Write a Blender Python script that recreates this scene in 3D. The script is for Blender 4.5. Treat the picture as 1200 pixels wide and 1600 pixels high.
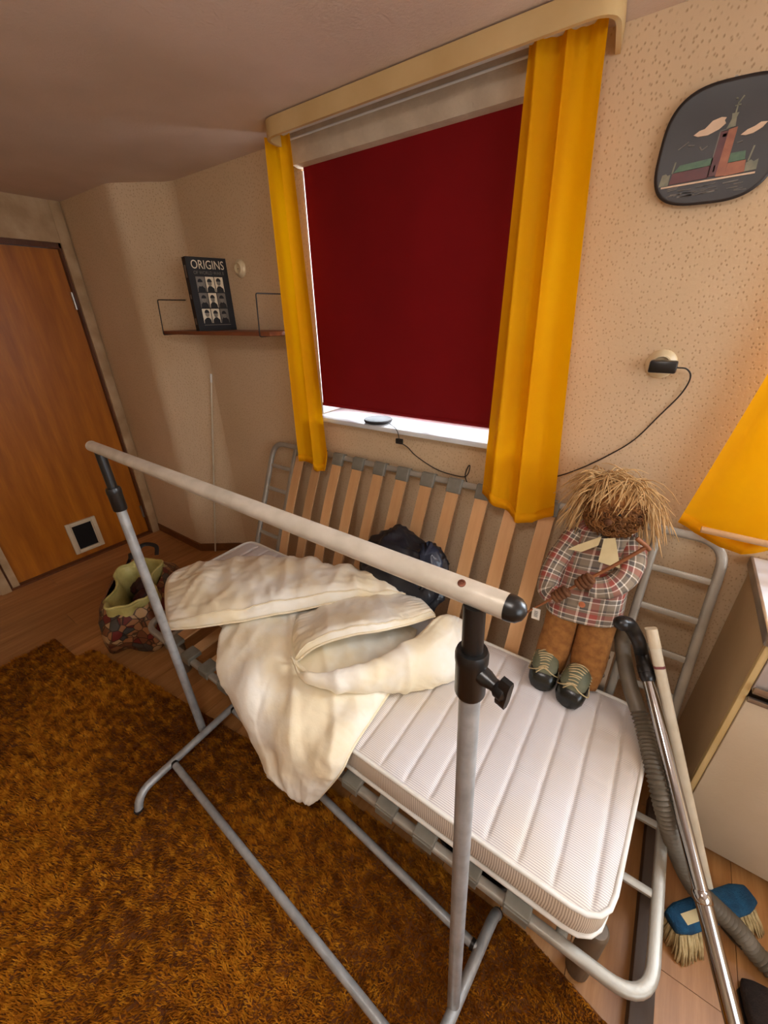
import bpy, bmesh, math, random
import numpy as np
from mathutils import Vector, Matrix, noise

scene = bpy.context.scene
for o in list(bpy.data.objects):
    bpy.data.objects.remove(o)
C = scene.collection
rng = random.Random(7)
nrng = np.random.RandomState(5)

# ------------------------------------------------------------------ camera
RC = [[0.8201429082177418, 0.5718621693140844, -0.018419267290898593],
      [0.2418206685336984, -0.37562652748606595, -0.8946661255008344],
      [-0.5185444767520521, 0.7292999185219677, -0.44635552474881696]]
cd = bpy.data.cameras.new('camera')
cam = bpy.data.objects.new('camera', cd)
C.objects.link(cam)
cd.sensor_fit = 'VERTICAL'
cd.sensor_height = 36.0
cd.sensor_width = 27.0
cd.lens = 621.25 / 1600 * 36.0
cd.clip_start = 0.02
m = Matrix.Identity(4)
for i in range(3):
    m[i][0] = RC[0][i]
    m[i][1] = -RC[1][i]
    m[i][2] = -RC[2][i]
m.translation = Vector((0.0, -1.53, 1.62))
cam.matrix_world = m
scene.camera = cam

# ------------------------------------------------------------------ view, world, lights
vs = scene.view_settings
vs.view_transform = 'Standard'
vs.look = 'None'
vs.gamma = 1.0
vs.use_curve_mapping = False
vs.exposure = 0.3

w = bpy.data.worlds.new('overcast_sky')
scene.world = w
w.use_nodes = True
bg = w.node_tree.nodes['Background']
bg.inputs[0].default_value = (0.80, 0.90, 1.0, 1)
bg.inputs[1].default_value = 3.0


def area_light(name, loc, target, sx, sy, power, col):
    l = bpy.data.lights.new(name, 'AREA')
    l.shape = 'RECTANGLE'
    l.size = sx
    l.size_y = sy
    l.energy = power
    l.color = col
    o = bpy.data.objects.new(name, l)
    C.objects.link(o)
    o.location = loc
    d = Vector(target) - Vector(loc)
    o.rotation_euler = d.to_track_quat('-Z', 'Y').to_euler()
    return o


# daylight through the two back windows, plus an added unseen window on the right
area_light('daylight_blind_window', (-0.96, 0.135, 1.68), (-0.96, -1.0, 1.5), 0.98, 0.92, 20, (0.86, 0.93, 1.0))
area_light('daylight_counter_window', (1.05, 0.03, 1.68), (0.6, -1.5, 0.7), 0.9, 0.95, 46, (0.80, 0.90, 1.0))
area_light('daylight_added_window', (1.86, -1.85, 1.5), (-0.3, -0.9, 0.9), 1.5, 1.15, 12, (0.86, 0.93, 1.0))


# ------------------------------------------------------------------ helpers
def lin(c):
    r = []
    for v in c[:3]:
        v = v / 255.0
        r.append(v / 12.92 if v <= 0.04045 else ((v + 0.055) / 1.055) ** 2.4)
    return (r[0], r[1], r[2], 1.0)


def new_mat(name):
    mt = bpy.data.materials.new(name)
    mt.use_nodes = True
    nt = mt.node_tree
    b = nt.nodes['Principled BSDF']
    return mt, nt, b


def N(nt, kind, **kw):
    n = nt.nodes.new(kind)
    for k, v in kw.items():
        setattr(n, k, v)
    return n


def ramp(nt, fac, stops):
    r = N(nt, 'ShaderNodeValToRGB')
    el = r.color_ramp.elements
    while len(el) < len(stops):
        el.new(0.5)
    for e, (p, c) in zip(el, stops):
        e.position = p
        e.color = c
    nt.links.new(fac, r.inputs[0])
    return r


def coords(nt, scale=(1, 1, 1), rot=(0, 0, 0), kind='Object'):
    t = N(nt, 'ShaderNodeTexCoord')
    mp = N(nt, 'ShaderNodeMapping')
    mp.inputs['Scale'].default_value = scale
    mp.inputs['Rotation'].default_value = rot
    nt.links.new(t.outputs[kind], mp.inputs[0])
    return mp.outputs[0]


def mat(name, c1, c2=None, rough=0.6, metal=0.0, scale=8.0, stretch=(1, 1, 1), bump=0.0, bscale=None,
        detail=4.0, spec=0.5, lo=0.35, hi=0.65, bdist=0.01):
    """Principled material whose colour wanders between c1 and c2 with noise, plus fine relief."""
    mt, nt, b = new_mat(name)
    b.inputs['Roughness'].default_value = rough
    b.inputs['Metallic'].default_value = metal
    b.inputs['Specular IOR Level'].default_value = spec
    c2 = c2 or tuple(v * 0.86 for v in c1)
    v = coords(nt, stretch)
    nz = N(nt, 'ShaderNodeTexNoise')
    nz.inputs['Scale'].default_value = scale
    nz.inputs['Detail'].default_value = detail
    nt.links.new(v, nz.inputs['Vector'])
    r = ramp(nt, nz.outputs['Fac'], [(lo, lin(c1)), (hi, lin(c2))])
    nt.links.new(r.outputs[0], b.inputs['Base Color'])
    if bump:
        n2 = N(nt, 'ShaderNodeTexNoise')
        n2.inputs['Scale'].default_value = bscale or scale * 4
        n2.inputs['Detail'].default_value = 5
        nt.links.new(v, n2.inputs['Vector'])
        bp = N(nt, 'ShaderNodeBump')
        bp.inputs['Strength'].default_value = bump
        bp.inputs['Distance'].default_value = bdist
        nt.links.new(n2.outputs['Fac'], bp.inputs['Height'])
        nt.links.new(bp.outputs[0], b.inputs['Normal'])
    return mt


def link(name, me, mt, parent=None, smooth=True):
    o = bpy.data.objects.new(name, me)
    C.objects.link(o)
    if mt is not None and len(me.materials) == 0:
        me.materials.append(mt)
    if parent is not None:
        o.parent = parent
        o.matrix_parent_inverse = parent_inv(parent)
    if smooth:
        me.shade_smooth()
    return o


def parent_inv(p):
    mw = Matrix.LocRotScale(p.location, p.rotation_euler, p.scale)
    if p.parent is not None:
        mw = Matrix.LocRotScale(p.parent.location, p.parent.rotation_euler, p.parent.scale) @ p.matrix_parent_inverse @ mw
    return mw.inverted()


def raw(name, verts, faces, mt, parent=None, smooth=True):
    me = bpy.data.meshes.new(name)
    me.from_pydata([tuple(v) for v in verts], [], [tuple(f) for f in faces])
    me.update()
    return link(name, me, mt, parent, smooth)


class MB:
    """collects shapes that form ONE part"""
    def __init__(self):
        self.v = []
        self.f = []

    def add(self, v, f):
        n = len(self.v)
        self.v += [tuple(map(float, p)) for p in v]
        self.f += [tuple(i + n for i in q) for q in f]
        return self

    def build(self, name, mt, parent=None, smooth=True, sharp=None):
        o = raw(name, self.v, self.f, mt, parent, smooth)
        if sharp:
            o.data.set_sharp_from_angle(angle=math.radians(sharp))
        return o


def box_vf(c, s, rot=None, bev=0.0):
    bm = bmesh.new()
    bmesh.ops.create_cube(bm, size=1.0)
    bmesh.ops.scale(bm, vec=s, verts=bm.verts)
    if bev:
        bmesh.ops.bevel(bm, geom=list(bm.edges), offset=bev, segments=2, affect='EDGES', profile=0.5)
    M = Matrix.Translation(c)
    if rot is not None:
        M = M @ (rot.to_4x4() if isinstance(rot, Matrix) else Matrix.Rotation(rot, 4, 'Z'))
    bm.transform(M)
    bm.verts.index_update()
    v = [p.co[:] for p in bm.verts]
    f = [[p.index for p in q.verts] for q in bm.faces]
    bm.free()
    return v, f


def box(name, lo, hi, mt, parent=None, bev=0.0, rot=None):
    c = [(a + b) / 2 for a, b in zip(lo, hi)]
    s = [abs(b - a) for a, b in zip(lo, hi)]
    v, f = box_vf(c, s, rot, bev)
    return MB().add(v, f).build(name, mt, parent, smooth=bool(bev), sharp=40 if bev else None)


def cat(P, n, closed=False):
    """Catmull-Rom through points"""
    P = np.array(P, float)
    m_ = len(P)
    out = []
    segs = m_ if closed else m_ - 1
    for i in range(segs):
        if closed:
            p0, p1, p2, p3 = P[(i - 1) % m_], P[i], P[(i + 1) % m_], P[(i + 2) % m_]
        else:
            p1, p2 = P[i], P[i + 1]
            p0 = P[i - 1] if i > 0 else 2 * p1 - p2
            p3 = P[i + 2] if i + 2 < m_ else 2 * p2 - p1
        for k in range(n):
            t = k / n
            out.append(0.5 * ((2 * p1) + (-p0 + p2) * t + (2 * p0 - 5 * p1 + 4 * p2 - p3) * t * t + (-p0 + 3 * p1 - 3 * p2 + p3) * t ** 3))
    if not closed:
        out.append(P[-1])
    return np.array(out)


def fillet(P, r, n=6, closed=False):
    """round the corners of a polyline"""
    P = [np.array(p, float) for p in P]
    out = []
    L = len(P)
    for i in range(L):
        if not closed and i in (0, L - 1):
            out.append(P[i])
            continue
        a, b, c = P[i - 1], P[i], P[(i + 1) % L]
        d1 = (a - b) / np.linalg.norm(a - b)
        d2 = (c - b) / np.linalg.norm(c - b)
        s, e = b + d1 * r, b + d2 * r
        for k in range(n + 1):
            t = k / n
            out.append((1 - t) ** 2 * s + 2 * t * (1 - t) * b + t * t * e)
    return np.array(out)


def tube_vf(P, r, sides=12, closed=False, caps=True, sq=None, up=None, dome=False):
    """tube along P; r scalar, list, or callable(t); sq=(a,b) elliptical half sizes (a along 'up')"""
    P = np.array(P, float)
    n = len(P)
    T = np.zeros_like(P)
    for i in range(n):
        if closed:
            T[i] = P[(i + 1) % n] - P[i - 1]
        else:
            T[i] = P[min(i + 1, n - 1)] - P[max(i - 1, 0)]
        T[i] /= max(np.linalg.norm(T[i]), 1e-9)
    u = np.array(up if up is not None else ((0, 0, 1) if abs(T[0][2]) < 0.9 else (1, 0, 0)), float)
    v = []
    f = []
    for i in range(n):
        u = u - T[i] * (u @ T[i])
        u /= max(np.linalg.norm(u), 1e-9)
        if up is not None:
            u2 = np.array(up, float)
            u2 = u2 - T[i] * (u2 @ T[i])
            if np.linalg.norm(u2) > 0.2:
                u = u2 / np.linalg.norm(u2)
        s = np.cross(T[i], u)
        ri = r[i] if hasattr(r, '__len__') else (r(i / (n - 1)) if callable(r) else r)
        a, b = (ri, ri) if sq is None else sq
        for k in range(sides):
            an = 2 * math.pi * (k + 0.5) / sides
            ca, sa = math.cos(an), math.sin(an)
            if sq is not None:      # rounded-rect-ish section
                ca = math.copysign(abs(ca) ** 0.55, ca)
                sa = math.copysign(abs(sa) ** 0.55, sa)
            v.append(P[i] + u * ca * a + s * sa * b)
    rings = n if closed else n - 1
    for i in range(rings):
        j = (i + 1) % n
        for k in range(sides):
            k2 = (k + 1) % sides
            f.append((i * sides + k, i * sides + k2, j * sides + k2, j * sides + k))
    if caps and not closed:
        if dome:
            for end, sg in ((0, -1), (n - 1, 1)):
                base = len(v)
                rr = np.linalg.norm(np.array(v[end * sides]) - P[end])
                prev = [end * sides + k for k in range(sides)]
                for a_ in (0.5, 0.85):
                    st = len(v)
                    for k in range(sides):
                        q = np.array(v[end * sides + k]) - P[end]
                        v.append(P[end] + q * math.cos(a_ * math.pi / 2) + sg * T[end] * rr * math.sin(a_ * math.pi / 2))
                    cur = [st + k for k in range(sides)]
                    for k in range(sides):
                        k2 = (k + 1) % sides
                        q = (prev[k], prev[k2], cur[k2], cur[k])
                        f.append(q if sg > 0 else q[::-1])
                    prev = cur
                f.append(tuple(prev) if sg > 0 else tuple(prev[::-1]))
        else:
            f.append(tuple(range(sides))[::-1])
            f.append(tuple((n - 1) * sides + k for k in range(sides)))
    return v, f


def tube(name, P, r, mt, parent=None, sides=12, **kw):
    v, f = tube_vf(P, r, sides, **kw)
    return MB().add(v, f).build(name, mt, parent, True, 50)


def lathe_vf(prof, c=(0, 0, 0), axis=(0, 0, 1), sides=24):
    ax = Vector(axis).normalized()
    M = ax.to_track_quat('Z', 'Y').to_matrix()
    v = []
    f = []
    for r, z in prof:
        for k in range(sides):
            a = 2 * math.pi * k / sides
            v.append(Vector(c) + M @ Vector((r * math.cos(a), r * math.sin(a), z)))
    for i in range(len(prof) - 1):
        for k in range(sides):
            k2 = (k + 1) % sides
            f.append((i * sides + k, i * sides + k2, (i + 1) * sides + k2, (i + 1) * sides + k))
    f.append(tuple(range(sides))[::-1])
    f.append(tuple((len(prof) - 1) * sides + k for k in range(sides)))
    return v, f


def lathe(name, prof, c, axis, mt, parent=None, sides=24, sharp=40):
    v, f = lathe_vf(prof, c, axis, sides)
    return MB().add(v, f).build(name, mt, parent, True, sharp)


def loft_vf(rings, caps=True):
    n = len(rings[0])
    v = [p for r in rings for p in r]
    f = []
    for i in range(len(rings) - 1):
        for k in range(n):
            k2 = (k + 1) % n
            f.append((i * n + k, i * n + k2, (i + 1) * n + k2, (i + 1) * n + k))
    if caps:
        f.append(tuple(range(n))[::-1])
        f.append(tuple((len(rings) - 1) * n + k for k in range(n)))
    return v, f


def prism_vf(poly, z0, z1):
    """vertical prism over a 2-D outline"""
    n = len(poly)
    v = [(x, y, z0) for x, y in poly] + [(x, y, z1) for x, y in poly]
    f = [tuple(range(n))[::-1], tuple(range(n, 2 * n))]
    for i in range(n):
        j = (i + 1) % n
        f.append((i, j, n + j, n + i))
    return v, f


def sheet_vf(poly, origin, ux, uy, t=0.001):
    """thin solid whose outline is 2-D poly on the plane origin+ux*a+uy*b, raised along ux x uy"""
    o, ux, uy = Vector(origin), Vector(ux), Vector(uy)
    nn = ux.cross(uy).normalized()
    n = len(poly)
    v = [o + ux * a + uy * b for a, b in poly] + [o + ux * a + uy * b + nn * t for a, b in poly]
    f = [tuple(range(n))[::-1], tuple(range(n, 2 * n))]
    for i in range(n):
        j = (i + 1) % n
        f.append((i, j, n + j, n + i))
    return v, f


def thing(name, loc, label=None, category=None, group=None, kind=None):
    o = bpy.data.objects.new(name, None)
    C.objects.link(o)
    o.empty_display_size = 0.05
    o.location = loc
    return tag(o, label, category, group, kind)


def tag(o, label=None, category=None, group=None, kind=None):
    if label:
        o['label'] = label
    if category:
        o['category'] = category
    if group:
        o['group'] = group
    if kind:
        o['kind'] = kind
    return o


def fbm(p, oct=3):
    s, a = 0.0, 1.0
    q = Vector(p)
    for _ in range(oct):
        s += a * noise.noise(q)
        q = q * 2.03
        a *= 0.5
    return s


# ------------------------------------------------------------------ materials
def wallpaper():
    mt, nt, b = new_mat('speckled_wallpaper')
    b.inputs['Roughness'].default_value = 0.75
    b.inputs['Specular IOR Level'].default_value = 0.25
    v = coords(nt, (1.0, 1.0, 0.75))
    vo = N(nt, 'ShaderNodeTexVoronoi')
    vo.inputs['Scale'].default_value = 78
    vo.inputs['Randomness'].default_value = 0.9
    sx_ = N(nt, 'ShaderNodeSeparateXYZ')
    nt.links.new(v, sx_.inputs[0])
    cx_ = N(nt, 'ShaderNodeCombineXYZ')
    nt.links.new(sx_.outputs[0], cx_.inputs[0])
    nt.links.new(sx_.outputs[2], cx_.inputs[1])
    vo.voronoi_dimensions = '2D'
    nt.links.new(cx_.outputs[0], vo.inputs['Vector'])
    sp = ramp(nt, vo.outputs['Distance'], [(0.04, (1, 1, 1, 1)), (0.24, (0, 0, 0, 1))])
    nz = N(nt, 'ShaderNodeTexNoise')
    nz.inputs['Scale'].default_value = 26
    nt.links.new(v, nz.inputs['Vector'])
    th = ramp(nt, nz.outputs['Fac'], [(0.30, (0, 0, 0, 1)), (0.52, (1, 1, 1, 1))])
    mu = N(nt, 'ShaderNodeMath', operation='MULTIPLY')
    nt.links.new(sp.outputs[0], mu.inputs[0])
    nt.links.new(th.outputs[0], mu.inputs[1])
    n2 = N(nt, 'ShaderNodeTexNoise')
    n2.inputs['Scale'].default_value = 1.6
    n2.inputs['Detail'].default_value = 5
    nt.links.new(v, n2.inputs['Vector'])
    base = ramp(nt, n2.outputs['Fac'], [(0.3, lin((224, 198, 164))), (0.7, lin((212, 184, 146)))])
    mx = N(nt, 'ShaderNodeMixRGB')
    mx.inputs[2].default_value = lin((164, 120, 82))
    m2 = N(nt, 'ShaderNodeMath', operation='MULTIPLY')
    m2.inputs[1].default_value = 0.55
    nt.links.new(mu.outputs[0], m2.inputs[0])
    nt.links.new(m2.outputs[0], mx.inputs[0])
    nt.links.new(base.outputs[0], mx.inputs[1])
    nt.links.new(mx.outputs[0], b.inputs['Base Color'])
    n3 = N(nt, 'ShaderNodeTexNoise')
    n3.inputs['Scale'].default_value = 120
    nt.links.new(v, n3.inputs['Vector'])
    ad = N(nt, 'ShaderNodeMath', operation='SUBTRACT')
    nt.links.new(n3.outputs['Fac'], ad.inputs[0])
    nt.links.new(mu.outputs[0], ad.inputs[1])
    bp = N(nt, 'ShaderNodeBump')
    bp.inputs['Strength'].default_value = 0.35
    bp.inputs['Distance'].default_value = 0.003
    nt.links.new(ad.outputs[0], bp.inputs['Height'])
    nt.links.new(bp.outputs[0], b.inputs['Normal'])
    return mt


def wood(name, c1, c2, axis='Z', rough=0.45, scale=3.0, streak=14.0):
    mt, nt, b = new_mat(name)
    b.inputs['Roughness'].default_value = rough
    st = {'X': (1, streak, streak), 'Y': (streak, 1, streak), 'Z': (streak, streak, 1)}[axis]
    v = coords(nt, st)
    nz = N(nt, 'ShaderNodeTexNoise')
    nz.inputs['Scale'].default_value = scale
    nz.inputs['Detail'].default_value = 7
    nz.inputs['Roughness'].default_value = 0.62
    nt.links.new(v, nz.inputs['Vector'])
    r = ramp(nt, nz.outputs['Fac'], [(0.3, lin(c1)), (0.52, lin(tuple((a + d) / 2 for a, d in zip(c1, c2)))), (0.72, lin(c2))])
    oi = N(nt, 'ShaderNodeObjectInfo')
    hs = N(nt, 'ShaderNodeHueSaturation')
    mr = N(nt, 'ShaderNodeMapRange')
    mr.inputs['To Min'].default_value = 0.82
    mr.inputs['To Max'].default_value = 1.15
    nt.links.new(oi.outputs['Random'], mr.inputs['Value'])
    nt.links.new(mr.outputs[0], hs.inputs['Value'])
    nt.links.new(r.outputs[0], hs.inputs['Color'])
    nt.links.new(hs.outputs[0], b.inputs['Base Color'])
    bp = N(nt, 'ShaderNodeBump')
    bp.inputs['Strength'].default_value = 0.12
    bp.inputs['Distance'].default_value = 0.002
    nt.links.new(nz.outputs['Fac'], bp.inputs['Height'])
    nt.links.new(bp.outputs[0], b.inputs['Normal'])
    return mt


def cloth(name, c1, c2, trans, weave=700.0, rough=0.8, scale=3.0):
    """thin fabric: diffuse + transmitted light"""
    mt, nt, b = new_mat(name)
    b.inputs['Roughness'].default_value = rough
    b.inputs['Specular IOR Level'].default_value = 0.2
    v = coords(nt)
    nz = N(nt, 'ShaderNodeTexNoise')
    nz.inputs['Scale'].default_value = scale
    nz.inputs['Detail'].default_value = 5
    nt.links.new(v, nz.inputs['Vector'])
    r = ramp(nt, nz.outputs['Fac'], [(0.3, lin(c1)), (0.7, lin(c2))])
    nt.links.new(r.outputs[0], b.inputs['Base Color'])
    wv = N(nt, 'ShaderNodeTexNoise')
    wv.inputs['Scale'].default_value = weave
    nt.links.new(v, wv.inputs['Vector'])
    bp = N(nt, 'ShaderNodeBump')
    bp.inputs['Strength'].default_value = 0.15
    bp.inputs['Distance'].default_value = 0.001
    nt.links.new(wv.outputs['Fac'], bp.inputs['Height'])
    nt.links.new(bp.outputs[0], b.inputs['Normal'])
    if trans > 0:
        t = N(nt, 'ShaderNodeBsdfTranslucent')
        nt.links.new(r.outputs[0], t.inputs[0])
        mx = N(nt, 'ShaderNodeMixShader')
        mx.inputs[0].default_value = trans
        nt.links.new(b.outputs[0], mx.inputs[1])
        nt.links.new(t.outputs[0], mx.inputs[2])
        nt.links.new(mx.outputs[0], nt.nodes['Material Output'].inputs[0])
    return mt


M = {}
M['wall'] = wallpaper()
M['ceil'] = mat('textured_ceiling_paint', (226, 204, 188), (212, 190, 172), rough=0.9, scale=2.0, bump=0.5, bscale=110, spec=0.2, bdist=0.004)
M['trimpaint'] = mat('aged_beige_trim_paint', (196, 166, 128), (172, 140, 100), rough=0.6, scale=9, bump=0.15, bscale=60)
M['plank'] = wood('brown_floor_wood', (152, 98, 48), (194, 140, 84), 'Y', 0.42, 2.2, 12)
M['subfloor'] = mat('dark_floor_joint', (70, 42, 22), rough=0.8)
M['door'] = wood('varnished_door_veneer', (146, 80, 8), (186, 112, 22), 'Z', 0.4, 2.0, 9)
M['doordark'] = wood('dark_door_frame_wood', (84, 44, 16), (110, 62, 26), 'Z', 0.45, 3.0, 9)
M['basewood'] = wood('brown_baseboard_wood', (104, 62, 28), (132, 84, 42), 'X', 0.5, 3.0, 9)
M['white'] = mat('white_window_paint', (232, 232, 228), (222, 222, 216), rough=0.4, scale=6)
M['sill'] = mat('white_sill_paint', (226, 230, 232), (214, 218, 222), rough=0.3, scale=5)
M['offwhite'] = mat('aged_white_plastic', (222, 206, 176), (210, 190, 158), rough=0.4, scale=9)
M['cream'] = mat('cream_socket_plastic', (226, 206, 168), (216, 196, 156), rough=0.35, scale=12)
M['black'] = mat('black_plastic', (20, 19, 19), (28, 27, 27), rough=0.32, scale=10)
M['dark'] = mat('matt_dark_plastic', (34, 32, 32), (44, 42, 42), rough=0.55, scale=10)
M['hole'] = mat('dark_hole', (10, 8, 8), rough=0.9)
M['pelmet'] = mat('cream_pelmet_board', (214, 184, 130), (202, 168, 112), rough=0.6, scale=5, bump=0.1)
M['cassette'] = mat('greyish_papered_cassette', (206, 188, 162), (188, 170, 146), rough=0.7, scale=12, bump=0.3, bscale=90)
M['red'] = cloth('dark_red_blind_fabric', (130, 9, 15), (118, 7, 12), 0.0, 500)
M['yellow'] = cloth('yellow_curtain_cotton', (255, 190, 4), (250, 178, 2), 0.36, 700)
M['steel'] = mat('grey_painted_steel', (150, 146, 140), (134, 130, 124), rough=0.38, metal=0.55, scale=14, bump=0.05, bscale=200)
M['rack'] = mat('grey_hammered_rack_paint', (176, 178, 178), (154, 156, 156), rough=0.36, metal=0.3, scale=30, bump=0.12, bscale=260, bdist=0.003)
M['rackbar'] = mat('silver_rack_tube', (226, 218, 204), (208, 200, 184), rough=0.32, metal=0.25, scale=22, bump=0.05, bscale=220)
M['bedgrey'] = mat('grey_bed_frame_enamel', (176, 170, 158), (158, 152, 140), rough=0.42, metal=0.3, scale=12, bump=0.05, bscale=150)
M['cap'] = mat('grey_slat_cap_plastic', (134, 130, 118), (118, 114, 102), rough=0.5, scale=20)
M['slat'] = wood('pale_birch_slat', (216, 170, 120), (200, 150, 100), 'Y', 0.5, 3.0, 9)
M['slatlow'] = M['slat']
M['legwood'] = mat('dull_grey_bed_leg', (112, 96, 78), (98, 82, 64), rough=0.5, scale=12)
M['chrome'] = mat('polished_chrome', (186, 184, 184), (176, 174, 174), rough=0.09, metal=1.0, scale=4)
M['bolt'] = mat('rusty_screw_head', (122, 72, 52), (96, 54, 40), rough=0.5, metal=0.6, scale=60)
M['duvet'] = mat('cream_duvet_sateen', (248, 242, 228), (242, 226, 192), rough=0.55, scale=5, bump=0.22, bscale=26, spec=0.45, lo=0.4, hi=0.62, bdist=0.012)
M['piping'] = mat('cream_duvet_piping', (244, 230, 200), (236, 218, 182), rough=0.6, scale=20)
M['mpipe'] = mat('white_mattress_piping', (236, 232, 224), (226, 220, 208), rough=0.6, scale=20)
M['bag'] = mat('black_bin_bag_film', (26, 28, 34), (34, 37, 46), rough=0.3, scale=6, bump=0.25, bscale=22)
M['straw'] = mat('dry_straw', (222, 184, 128), (196, 152, 96), rough=0.7, scale=30)
M['fur'] = mat('brown_curly_wool', (150, 100, 50), (104, 64, 28), rough=0.9, scale=40)
M['burlap'] = mat('brown_burlap', (166, 110, 52), (138, 88, 38), rough=0.9, scale=50, bump=0.6, bscale=420, bdist=0.003)
M['mitt'] = mat('brown_felt', (112, 68, 34), (92, 54, 26), rough=0.9, scale=30)
M['collar'] = mat('cream_felt_collar', (226, 208, 160), (216, 196, 148), rough=0.85, scale=20)
M['shoe'] = mat('glossy_dark_green_shoe', (34, 34, 26), (20, 20, 18), rough=0.25, scale=14)
M['shoetop'] = mat('olive_grey_shoe_canvas', (112, 112, 86), (88, 90, 68), rough=0.6, scale=20)
M['lace'] = mat('cream_raffia_lace', (212, 190, 146), (190, 166, 120), rough=0.8, scale=40)
M['button'] = mat('orange_wood_button', (206, 128, 84), (190, 110, 68), rough=0.5, scale=20)
M['stick'] = wood('brown_twig', (146, 88, 46), (116, 66, 32), 'X', 0.6, 8.0, 3)
M['paper'] = mat('white_paper_tag', (232, 226, 214), (222, 214, 200), rough=0.7, scale=20)
M['ink'] = mat('dark_ink', (50, 46, 44), rough=0.7)
M['plate'] = mat('black_glazed_plate', (34, 28, 28), (42, 34, 33), rough=0.38, scale=8)
M['shelfwood'] = wood('teak_shelf_veneer', (104, 54, 30), (136, 78, 46), 'X', 0.45, 3.0, 9)
M['wire'] = mat('black_wire', (30, 24, 22), rough=0.5)
M['bookcover'] = mat('black_book_cover', (26, 24, 26), (34, 32, 32), rough=0.75, scale=10)
M['pages'] = mat('book_page_block', (206, 190, 160), (190, 174, 142), rough=0.8, scale=30, stretch=(1, 1, 40))
M['print'] = mat('cream_print', (226, 212, 184), (216, 200, 170), rough=0.5, scale=20)
M['printgrey'] = mat('grey_print', (132, 122, 108), (110, 100, 88), rough=0.5, scale=60)
M['printdim'] = mat('dim_print', (116, 106, 94), rough=0.5)
M['cabside'] = mat('beige_cabinet_laminate', (206, 178, 136), (192, 164, 122), rough=0.5, scale=3, bump=0.06, bscale=90)
M['cabfront'] = mat('offwhite_cabinet_front', (214, 196, 168), (204, 184, 154), rough=0.5, scale=4, bump=0.12, bscale=120)
M['drawer'] = mat('grey_lilac_drawer_front', (196, 184, 176), (184, 170, 162), rough=0.4, scale=4)
M['cabedge'] = mat('yellowed_cabinet_edge', (220, 192, 136), (206, 176, 118), rough=0.5, scale=8)
M['worktop'] = mat('white_worktop', (232, 234, 238), (224, 226, 230), rough=0.25, scale=5)
M['alu'] = mat('aluminium_trim', (176, 170, 162), (160, 154, 146), rough=0.3, metal=0.8, scale=20)
M['hose'] = mat('grey_ribbed_hose', (118, 108, 92), (98, 88, 74), rough=0.45, scale=12)
M['barwhite'] = mat('chipped_white_bar', (226, 214, 190), (210, 196, 168), rough=0.5, scale=14)
M['barmark'] = mat('faded_red_mark', (142, 76, 76), rough=0.6)
M['bluebrush'] = mat('blue_brush_block', (18, 82, 118), (12, 62, 94), rough=0.85, scale=40, bump=0.5, bscale=300)
M['bristle'] = mat('cream_bristle', (206, 184, 134), (176, 152, 104), rough=0.8, scale=80)
M['darkwood'] = wood('dark_brown_beam', (64, 48, 36), (84, 66, 52), 'Y', 0.6, 3.0, 9)
M['slipper'] = mat('dark_brown_felt', (38, 26, 20), (50, 36, 28), rough=0.95, scale=40, bump=0.5, bscale=300)
M['tub'] = mat('black_plastic_tub', (26, 22, 20), (34, 30, 27), rough=0.5, scale=10)
M['liner'] = mat('pale_yellow_green_liner', (206, 196, 124), (178, 166, 96), rough=0.45, scale=14, bump=0.35, bscale=40)
M['linerin'] = M['liner']
M['rug_base'] = mat('brown_rug_backing', (120, 68, 18), (100, 54, 14), rough=0.95, scale=20)
M['glass'] = None


def glass_mat():
    mt, nt, b = new_mat('clear_window_glass')
    b.inputs['Base Color'].default_value = (1, 1, 1, 1)
    b.inputs['Roughness'].default_value = 0.02
    b.inputs['Transmission Weight'].default_value = 1.0
    b.inputs['IOR'].default_value = 1.45
    return mt


M['glass'] = glass_mat()


def pile_mat():
    mt, nt, b = new_mat('golden_brown_shag')
    b.inputs['Roughness'].default_value = 0.85
    b.inputs['Specular IOR Level'].default_value = 0.15
    v = coords(nt, (1, 1, 0.2))
    n1 = N(nt, 'ShaderNodeTexNoise')
    n1.inputs['Scale'].default_value = 26
    n1.inputs['Detail'].default_value = 5
    n1.inputs['Roughness'].default_value = 0.7
    nt.links.new(v, n1.inputs['Vector'])
    r = ramp(nt, n1.outputs['Fac'], [(0.32, lin((120, 61, 4))), (0.5, lin((164, 95, 9))), (0.68, lin((200, 130, 26)))])
    nt.links.new(r.outputs[0], b.inputs['Base Color'])
    return mt


M['pile'] = pile_mat()


def plaid_mat():
    mt, nt, b = new_mat('plaid_flannel')
    b.inputs['Roughness'].default_value = 0.9
    v = coords(nt, kind='UV')
    sep = N(nt, 'ShaderNodeSeparateXYZ')
    nt.links.new(v, sep.inputs[0])

    def stripes(out, stops):
        fr = N(nt, 'ShaderNodeMath', operation='FRACT')
        nt.links.new(out, fr.inputs[0])
        r = ramp(nt, fr.outputs[0], stops)
        r.color_ramp.interpolation = 'CONSTANT'
        return r
    grey, red, whi, nav = lin((146, 130, 110)), lin((168, 82, 70)), lin((244, 232, 214)), lin((100, 92, 86))
    st = [(0.0, grey), (0.14, whi), (0.19, nav), (0.36, whi), (0.41, red), (0.62, grey), (0.72, whi), (0.76, nav), (0.86, grey)]
    a = stripes(sep.outputs[0], st)
    c = stripes(sep.outputs[1], st)
    mx = N(nt, 'ShaderNodeMixRGB')
    mx.inputs[0].default_value = 0.5
    nt.links.new(a.outputs[0], mx.inputs[1])
    nt.links.new(c.outputs[0], mx.inputs[2])
    nt.links.new(mx.outputs[0], b.inputs['Base Color'])
    return mt


M['plaid'] = plaid_mat()


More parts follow.
